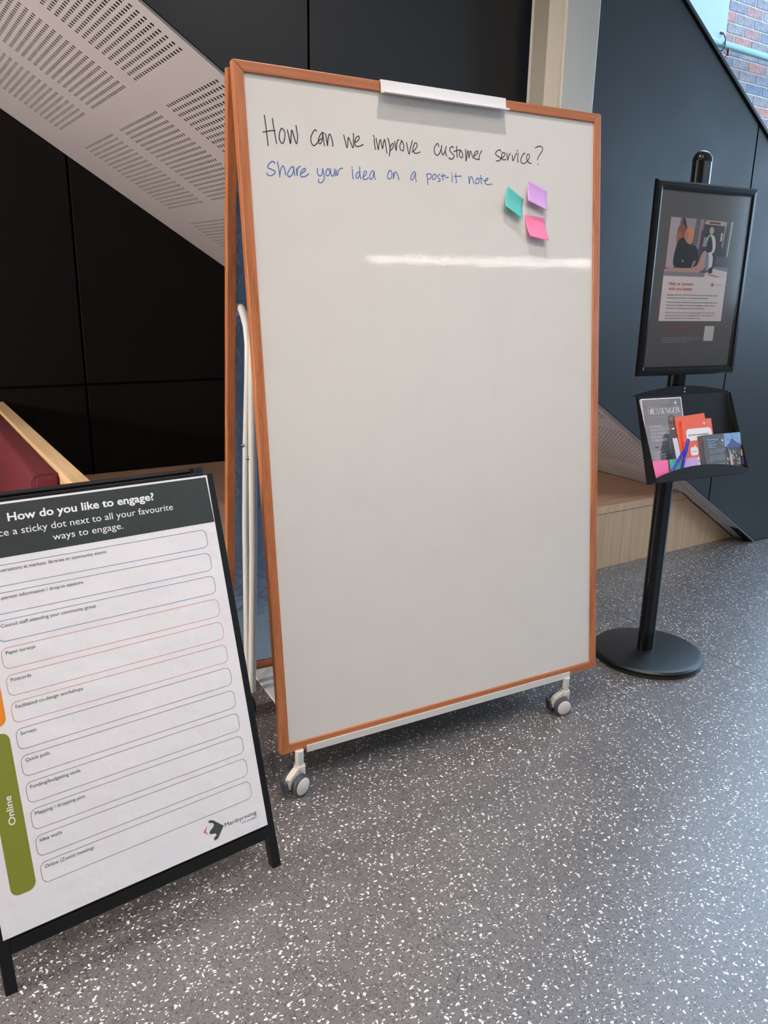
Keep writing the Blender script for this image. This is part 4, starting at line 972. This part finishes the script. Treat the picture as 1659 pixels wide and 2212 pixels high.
cv += [(S_([(0.0632, 0.080), (0.066, 0.110), (0.0754, 0.1217), (0.085, 0.150), (0.0979, 0.1725), (0.122, 0.184), (0.160, 0.186), (0.1771, 0.1783), (0.190, 0.150), (0.1945, 0.128), (0.1945, 0.02), (0.075, 0.02)]), (46, 42, 46)),
       (S_([(0.125, 0.19), (0.130, 0.156), (0.143, 0.148), (0.156, 0.158), (0.158, 0.19)]), (84, 54, 46)),
       (S_([(0.130, 0.157), (0.143, 0.150), (0.155, 0.157), (0.158, 0.12), (0.168, 0.02), (0.140, 0.02), (0.139, 0.08), (0.134, 0.13)]), (226, 220, 226)),
       (S_([(0.1214, 0.2176), (0.123, 0.2285), (0.131, 0.2350), (0.1405, 0.2362), (0.151, 0.2335), (0.158, 0.2255), (0.1615, 0.212), (0.1612, 0.200), (0.1565, 0.186), (0.149, 0.1765), (0.140, 0.1738), (0.131, 0.178), (0.125, 0.188), (0.122, 0.203)]), (92, 60, 52)),
       (S_([(0.127, 0.227), (0.134, 0.2315), (0.145, 0.231), (0.150, 0.224), (0.146, 0.214), (0.132, 0.214)]), (136, 98, 88)),
       (S_(ell(0.1325, 0.2065, 0.0042, 0.0017, 10)), (38, 26, 26)), (S_(ell(0.1485, 0.2065, 0.0042, 0.0017, 10)), (38, 26, 26)), (S_([(0.127, 0.2115), (0.138, 0.2125), (0.138, 0.2108), (0.128, 0.2098)]), (48, 32, 30)), (S_([(0.143, 0.2125), (0.154, 0.2112), (0.153, 0.2095), (0.143, 0.2108)]), (48, 32, 30)), (S_([(0.128, 0.2035), (0.134, 0.2005), (0.134, 0.197), (0.128, 0.199)]), (138, 98, 86)), (S_([(0.147, 0.2005), (0.153, 0.2035), (0.153, 0.199), (0.147, 0.197)]), (138, 98, 86)),
       (S_([(0.1385, 0.206), (0.1425, 0.206), (0.1455, 0.194), (0.1355, 0.194)]), (120, 82, 70)),
       (S_([(0.129, 0.192), (0.141, 0.1895), (0.153, 0.192), (0.149, 0.183), (0.141, 0.180), (0.133, 0.183)]), (60, 34, 34)),
       (S_([(0.132, 0.1905), (0.141, 0.1885), (0.150, 0.1905), (0.147, 0.185), (0.141, 0.183), (0.135, 0.185)]), (236, 230, 226)),
       (S_([(0.123, 0.184), (0.130, 0.180), (0.134, 0.13), (0.128, 0.06), (0.118, 0.10), (0.112, 0.15)]), (64, 58, 62)),
       (S_([(0.158, 0.182), (0.166, 0.180), (0.176, 0.11), (0.172, 0.04), (0.166, 0.09), (0.157, 0.14)]), (62, 56, 62)),
       (S_([(0.118, 0.145), (0.1195, 0.145), (0.1165, 0.095), (0.1150, 0.095)]), (150, 146, 150)), (S_([(0.160, 0.14), (0.1613, 0.14), (0.170, 0.10), (0.1687, 0.10)]), (150, 146, 150)),
       (S_([(0.066, 0.112), (0.085, 0.118), (0.086, 0.114), (0.067, 0.106)]), (76, 70, 76)), (S_([(0.080, 0.135), (0.096, 0.140), (0.097, 0.136), (0.081, 0.130)]), (80, 74, 80)), (S_([(0.088, 0.158), (0.104, 0.160), (0.104, 0.156), (0.09, 0.153)]), (80, 74, 80))]
cv = cv[:5] + [(chaikin(P), c) for P, c in cv[5:]]
printed('cover_print', cv, pg_, Matrix.Translation((0, 0, 0.0028)), m=PRINT, w0=0.00005, label='cover portrait of a smiling person in black leather jacket and white shirt')
MM = Matrix.Translation((0, 0, 0.0028))
# serif title built from thick and thin strokes
def arc(cx, cy, rx, ry, a0, a1, n, wf):
    P = [(cx + rx * math.cos(math.radians(a0 + (a1 - a0) * i / n)), cy + ry * math.sin(math.radians(a0 + (a1 - a0) * i / n))) for i in range(n + 1)]
    return [(wf(i / n), P[i][0], P[i][1], P[i + 1][0], P[i + 1][1]) for i in range(n)]
thin = lambda t: 't'
SG_ = arc(.36, .74, .24, .25, 40, 90, 4, thin) + arc(.36, .74, .24, .25, 90, 215, 7, lambda t: 'm') + [('T', .18, .60, .56, .38)] + arc(.36, .26, .26, .25, 30, -90, 7, lambda t: 'm') + arc(.36, .26, .26, .25, -90, -150, 4, thin) + [('t', .60, .72, .60, .98), ('t', .09, .02, .09, .32)]
GG_ = arc(.42, .50, .34, .50, 55, 90, 4, thin) + arc(.42, .50, .34, .50, 90, 270, 12, lambda t: 'T' if .2 < t < .8 else 'm') + arc(.42, .50, .34, .50, 270, 320, 4, thin) + [('t', .66, .72, .66, .98), ('T', .68, .05, .68, .42), ('s', .50, .42, .82, .42)]
GL = {'M': [('t', 0, 0, 0, 1), ('t', 0, 1, .45, 0), ('T', .45, 0, .8, 1), ('T', .85, 0, .85, 1), ('s', -.08, 0, .12, 0), ('s', .7, 0, 1, 0), ('s', -.08, 1, .1, 1), ('s', .8, 1, 1, 1)],
      'E': [('T', .12, 0, .12, 1), ('s', 0, 0, .7, 0), ('s', 0, 1, .68, 1), ('s', .15, .52, .5, .52), ('t', .68, .78, .68, 1), ('t', .7, 0, .7, .25), ('t', .5, .42, .5, .62)],
      'S': SG_,
      'N': [('t', .1, 0, .1, 1), ('T', .1, 1, .75, 0), ('t', .75, 0, .75, 1), ('s', 0, 0, .22, 0), ('s', -.05, 1, .2, 1), ('s', .62, 1, .88, 1)],
      'G': GG_,
      'R': [('T', .12, 0, .12, 1), ('s', 0, 0, .28, 0), ('s', 0, 1, .4, 1), ('T', .5, .95, .62, .72), ('T', .62, .72, .45, .5), ('s', .15, .5, .45, .5), ('T', .38, .5, .8, 0), ('s', .7, 0, .92, 0)]}
AD = {'M': 1.08, 'E': .82, 'S': .74, 'N': .95, 'G': .88, 'R': .9}
def serif(body, parent, M, m, x, y, h, width, w):
    tot = sum(AD[c] for c in body); kx = width / tot; mb = MB(); px = x
    for c in body:
        for kind, a, b, c2, d in GL[c]:
            th_ = {'T': 0.062, 't': 0.016, 's': 0.020, 'm': 0.036}[kind] * h * 1.2
            p = Vector((px + a * kx, y + b * h)); q = Vector((px + c2 * kx, y + d * h)); dd = (q - p)
            if dd.length < 1e-9: continue
            nn = Vector((-dd.y, dd.x)).normalized() * th_
            if kind == 'T' and abs(dd.x) > 1e-6: nn = Vector((th_ * 1.1, 0))
            mb.add([(p.x - nn.x, p.y - nn.y, w), (q.x - nn.x, q.y - nn.y, w), (q.x + nn.x, q.y + nn.y, w), (p.x + nn.x, p.y + nn.y, w)], [(0, 1, 2, 3)], M)
            w += 0.000004
        px += AD[c] * kx
    return mb.build('title_lettering', m, parent)
serif('MESSENGER', pg_, MM, k_white, mx_(0.0345), my_(0.2435), 0.0185, 0.150, 0.0005)
TM = lambda body, m, x, y, size, wid, wt=0.0: text('lettering', body, pg_, MM, m, mx_(x), my_(y), size, wid, 'LEFT', wt, 0.0005)
TM('MARIBYRNONG', k_pale, 0.0305, 0.2672, 0.0042, 0.060)
TM('WINTER 2022   COMMUNITY NEWS', k_pale, 0.0310, 0.2310, 0.0024, 0.080)
for k, (b, wd) in enumerate([('KONKER\u2019S', 0.058), ('CREATIVITY', 0.070), ('AND KINDNESS', 0.090), ('MAKING', 0.048), ('COMMUNITY', 0.074)]):
    TM(b, k_pale, 0.0325, 0.1945 - k * 0.0122, 0.0084, wd, 0.006)
TM('PAGE 4', k_sky, 0.0345, 0.1445, 0.0026, 0.020)
TM('SAVE THE DATE', k_pale, 0.034, 0.1300, 0.0046, 0.044); TM('Yes!', k_dark, 0.044, 0.1235, 0.0060, 0.018, 0.02)
for k, (b, wd) in enumerate([('OUR BUDGET', 0.034), ('INVESTING IN', 0.050), ('COMMUNITY AND', 0.054), ('RECREATION', 0.050)]):
    TM(b, k_pale, 0.0385, 0.1045 - k * 0.0088, 0.0058, wd, 0.004)
mini_emblem(pg_, MM, mx_(0.1660), my_(0.2795), 0.0095, k_white, 0.0005)
TM('Maribyrnong', k_pale, 0.1595, 0.2655, 0.0028, 0.022)

# orange leaflets
orange = mat('orange_card', (232, 92, 52), 0.45); orange_edge = mat('orange_card_edge', (222, 128, 92), 0.6)
def bubble(pts, c=(236, 230, 230)): return (pts, c)
def leaflet(label, x, y, w, rot, face, th=0.0016):
    d_ = doc('leaflet', label, 'leaflet', x, y, w, rot, 'orange leaflets in the tray')
    s_ = slabdoc(d_, 'card', 0.148, 0.208, th, orange)
    if face:
        MO = Matrix.Translation((0, 0, th))
        b1 = [(0.018 + 0.0 + 0.122 * p[0], 0.133 + 0.038 * p[1]) for p in rrect(0, 0, 1, 1, 0.28)]
        b1 = rrect(0.016, 0.133, 0.142, 0.176, 0.015)
        pl_ = [(b1, (236, 230, 232)), ([(0.100, 0.135), (0.118, 0.135), (0.112, 0.122)], (236, 230, 232)),
               (rrect(0.026, 0.080, 0.063, 0.110, 0.010), (236, 230, 232)), ([(0.047, 0.108), (0.056, 0.109), (0.050, 0.118)], (236, 230, 232)),
               (ell(0.060, 0.058, 0.014, 0.015), (236, 230, 232)), ([(0.060, 0.068), (0.070, 0.066), (0.074, 0.078)], (236, 230, 232)), (ell(0.061, 0.058, 0.0025, 0.003, 8), (60, 60, 66))]
        printed('speech_bubbles', pl_, s_, MO, m=PRINT, w0=0.0001)
        text('lettering', 'Join the conversation', s_, MO, k_dark, 0.0245, 0.1505, 0.0072, 0.100, 'LEFT', 0.006, 0.0006)
        text('lettering', 'your place', s_, MO, k_mid, 0.0315, 0.0925, 0.0040, 0.026, 'LEFT', 0.0, 0.0006)
        mini_emblem(s_, MO, 0.109, 0.1925, 0.0085, k_white, 0.0006)
        text('lettering', 'Maribyrnong', s_, MO, k_pale, 0.1165, 0.1915, 0.0030, 0.024, 'LEFT', 0.0, 0.0006)
    return d_
leaflet('rear orange leaflet sticking up tilted above the others', 0.1650, 0.0185, 0.0125, 3.6, False)
leaflet('orange leaflet second behind the front one in the tray', 0.1745, 0.0015, 0.0145, 0.4, False)
leaflet('orange leaflet directly behind the front one in the tray', 0.1765, 0.0025, 0.0163, 0.5, False)
leaflet('front orange leaflet with white Join the conversation speech bubble', 0.1790, 0.0040, 0.0181, 0.8, True)

# dark landscape flyers
flyer_m = mat('flyer_dark_card', (78, 77, 80), 0.45); flyer_edge = mat('flyer_edge', (164, 156, 156), 0.6)
FWd, FHt = 0.187, 0.148
labs = ['rearmost dark flyer of the five in the leaflet tray', 'dark flyer fourth from the front in the leaflet tray', 'dark flyer third from the front in the leaflet tray', 'dark flyer just behind the front flyer in the tray']
for i in range(4):
    g_ = doc('flyer', labs[i], 'flyer', 0.2430 + i * 0.0058, 0.003 + i * 0.0006, 0.0202 + i * 0.0022, 0.0, 'dark flyers in the tray')
    s_ = slabdoc(g_, 'card', 0.184, FHt, 0.0011, flyer_m)
    MB().box(-0.0008, 0, 0, FHt, 0, 0.0011).build('card_edge', flyer_edge, g_)
ff_ = doc('flyer', 'front dark flyer with a crowd photo under a blue marquee', 'flyer', 0.2640, 0.0055, 0.0290, 0.0, 'dark flyers in the tray')
s_ = slabdoc(ff_, 'card', FWd, FHt, 0.0011, flyer_m); MO = Matrix.Translation((0, 0, 0.0011))
MB().box(-0.0008, 0, 0, FHt, 0, 0.0011).build('card_edge', flyer_edge, ff_)
px0 = 0.1010
pl_ = [([(px0, 0), (FWd, 0), (FWd, FHt), (px0, FHt)], (40, 40, 36)), ([(px0, 0.098), (FWd, 0.095), (FWd, FHt), (px0, FHt)], (118, 160, 206))]
random.seed(5)
for _ in range(90):
    x = random.uniform(px0 + 0.003, FWd - 0.003); y = random.uniform(0.100, FHt - 0.003)
    if random.random() < 0.62: pl_.append((ell(x, y, random.uniform(0.001, 0.0028), random.uniform(0.001, 0.0028), 6), random.choice([(58, 70, 40), (80, 92, 60), (150, 190, 226), (90, 90, 70), (196, 214, 230)])))
pl_.append(([(0.151, 0.10), (0.153, 0.10), (0.155, FHt), (0.153, FHt)], (90, 84, 60)))
pl_.append(([(px0 + 0.004, 0.094), (0.150, 0.094), (0.190, 0.097), (FWd, 0.094), (FWd, 0.102), (0.175, 0.112), (0.150, 0.127), (0.128, 0.108)], (52, 66, 124)))
pl_.append(([(px0 + 0.004, 0.092), (0.150, 0.088), (FWd, 0.090), (FWd, 0.096), (0.190, 0.098), (0.150, 0.095)], (40, 44, 84)))
for _ in range(110):
    x = random.uniform(px0 + 0.004, FWd - 0.004); y = random.uniform(0.032, 0.086)
    pl_.append((ell(x, y, random.uniform(0.0012, 0.004), random.uniform(0.002, 0.007), 7), random.choice([(34, 34, 34), (60, 54, 48), (190, 168, 150), (206, 200, 192), (70, 92, 80), (44, 50, 60), (150, 120, 100), (52, 44, 40)])))
pl_ += [([(0.126, 0.030), (0.138, 0.030), (0.140, 0.068), (0.128, 0.072), (0.122, 0.060)], (198, 160, 146)), ([(0.150, 0.03), (0.162, 0.03), (0.160, 0.075), (0.152, 0.075)], (38, 36, 38)), (ell(0.178, 0.048, 0.008, 0.012), (60, 60, 66)), (ell(0.178, 0.048, 0.005, 0.009), (150, 140, 134)),
        ([(0.165, 0.03), (0.185, 0.03), (0.180, 0.040), (0.168, 0.040)], (190, 90, 100)), ([(0.188, 0.03), (FWd, 0.03), (FWd, 0.058), (0.192, 0.056)], (70, 78, 128)), ([(0.190, 0.060), (0.201, 0.060), (0.200, 0.084), (0.192, 0.084)], (206, 164, 140))]
pl_ = [([((px0 + (x - 0.1055) * (FWd - px0) / (0.203 - 0.1055)) if x > px0 + 0.0001 and x != FWd else x, y) for x, y in P], c) for P, c in pl_]
pl_ = [([(min(x, FWd), y) for x, y in P], c) for P, c in pl_]
printed('crowd_photo', pl_, s_, MO, m=PRINT, w0=0.00005, step=0.000006, label='printed photo of people under a blue marquee')
TF = lambda body, m, x, y, size, wid, wt=0.0: text('lettering', body, s_, MO, m, x - 0.264, y - 0.0055, size, wid, 'LEFT', wt, 0.0016)
for k, (b, wd) in enumerate([('Reviewing the', 0.056), ('ways we', 0.034), ('engage and', 0.044), ('reach you', 0.038)]): TF(b, k_sky, 0.2775, 0.1318 - k * 0.0092, 0.0064, wd, 0.012)
for k, (b, wd) in enumerate([('We are currently reviewing how we engage with', 0.088), ('our community. Please take the time to have', 0.074), ('your say about how we reach you.', 0.068), ('', 0), ('We want to know how you currently engage with', 0.080), ('us, what would encourage you to share', 0.074), ('feedback with Council, and to share your', 0.086), ('recent customer service experience with', 0.078), ('us.', 0.014), ('', 0), ('Please take our survey before September', 0.074), ('by visiting our website or scanning the code', 0.090)]):
    if b: TF(b, k_pale, 0.2785, 0.0950 - k * 0.0052, 0.0026, wd)
mini_emblem(s_, MO, 0.352 - 0.264, 0.129 - 0.0055, 0.0085, k_white, 0.0017)
TF('Maribyrnong', k_pale, 0.3425, 0.1150, 0.0030, 0.025)

# sticky-note pads and pens standing behind the lip
def pad(label, x, y, rgb, w, h, rot=0.0, wd=0.0225):
    p_ = doc('note_pad', label, 'note pad', x, y, wd, rot, 'sticky-note pads in the tray')
    m = mat('pad_paper', rgb, 0.55)
    MB().box(0, w, 0, h, 0, 0.0065).build('pad_block', m, p_)
    MB().box(0.0002, w - 0.0002, 0.0002, h + 0.0003, 0.0066, 0.0068).build('top_sheet', m, p_)
pad('pink note pad at the left end of the leaflet tray', 0.0075, 0.002, (255, 118, 176), 0.072, 0.0745)
pad('teal note pad behind the two blue pens', 0.0880, 0.002, (104, 186, 162), 0.050, 0.0750)
pad('lilac note pad standing in front of the orange leaflets', 0.1515, 0.002, (206, 166, 222), 0.073, 0.0740)
pen_blue = mat('blue_pen_plastic', (22, 52, 196), 0.25); pen_dark = mat('dark_blue_grip', (12, 32, 140), 0.4)
def pen(label, a, b, w):
    A_, B_ = Vector((*a, w)), Vector((*b, w + 0.002)); d = B_ - A_; ln = d.length; z = d.normalized(); x = Vector((0, 0, 1)).cross(z).normalized(); y = z.cross(x)
    p_ = thing('pen', label, 'pen', TRAY @ Matrix(((x.x, y.x, z.x, A_.x), (x.y, y.y, z.y, A_.y), (x.z, y.z, z.z, A_.z), (0, 0, 0, 1))), 'pens in the tray')
    MB().lathe([(0.0, 0.0), (0.0012, 0.0), (0.0035, 0.012), (0.0046, 0.016), (0.0046, ln * 0.62), (0.0, ln * 0.62)], 14).build('barrel', pen_blue, p_, smooth=True)
    MB().lathe([(0.0, ln * 0.6), (0.0056, ln * 0.6), (0.0056, ln * 0.97), (0.0045, ln), (0.0, ln)], 14).build('cap', pen_blue, p_, smooth=True)
    MB().box(-0.0015, 0.0015, 0.0054, 0.0075, ln * 0.64, ln * 0.98).build('pocket_clip', pen_dark, p_)
pen('blue pen leaning right, standing upright behind the other pen', (0.1235, 0.012), (0.1805, 0.1430), 0.0350)
pen('blue pen in front, leaning across the teal note pad', (0.0640, 0.014), (0.1510, 0.1020), 0.0365)
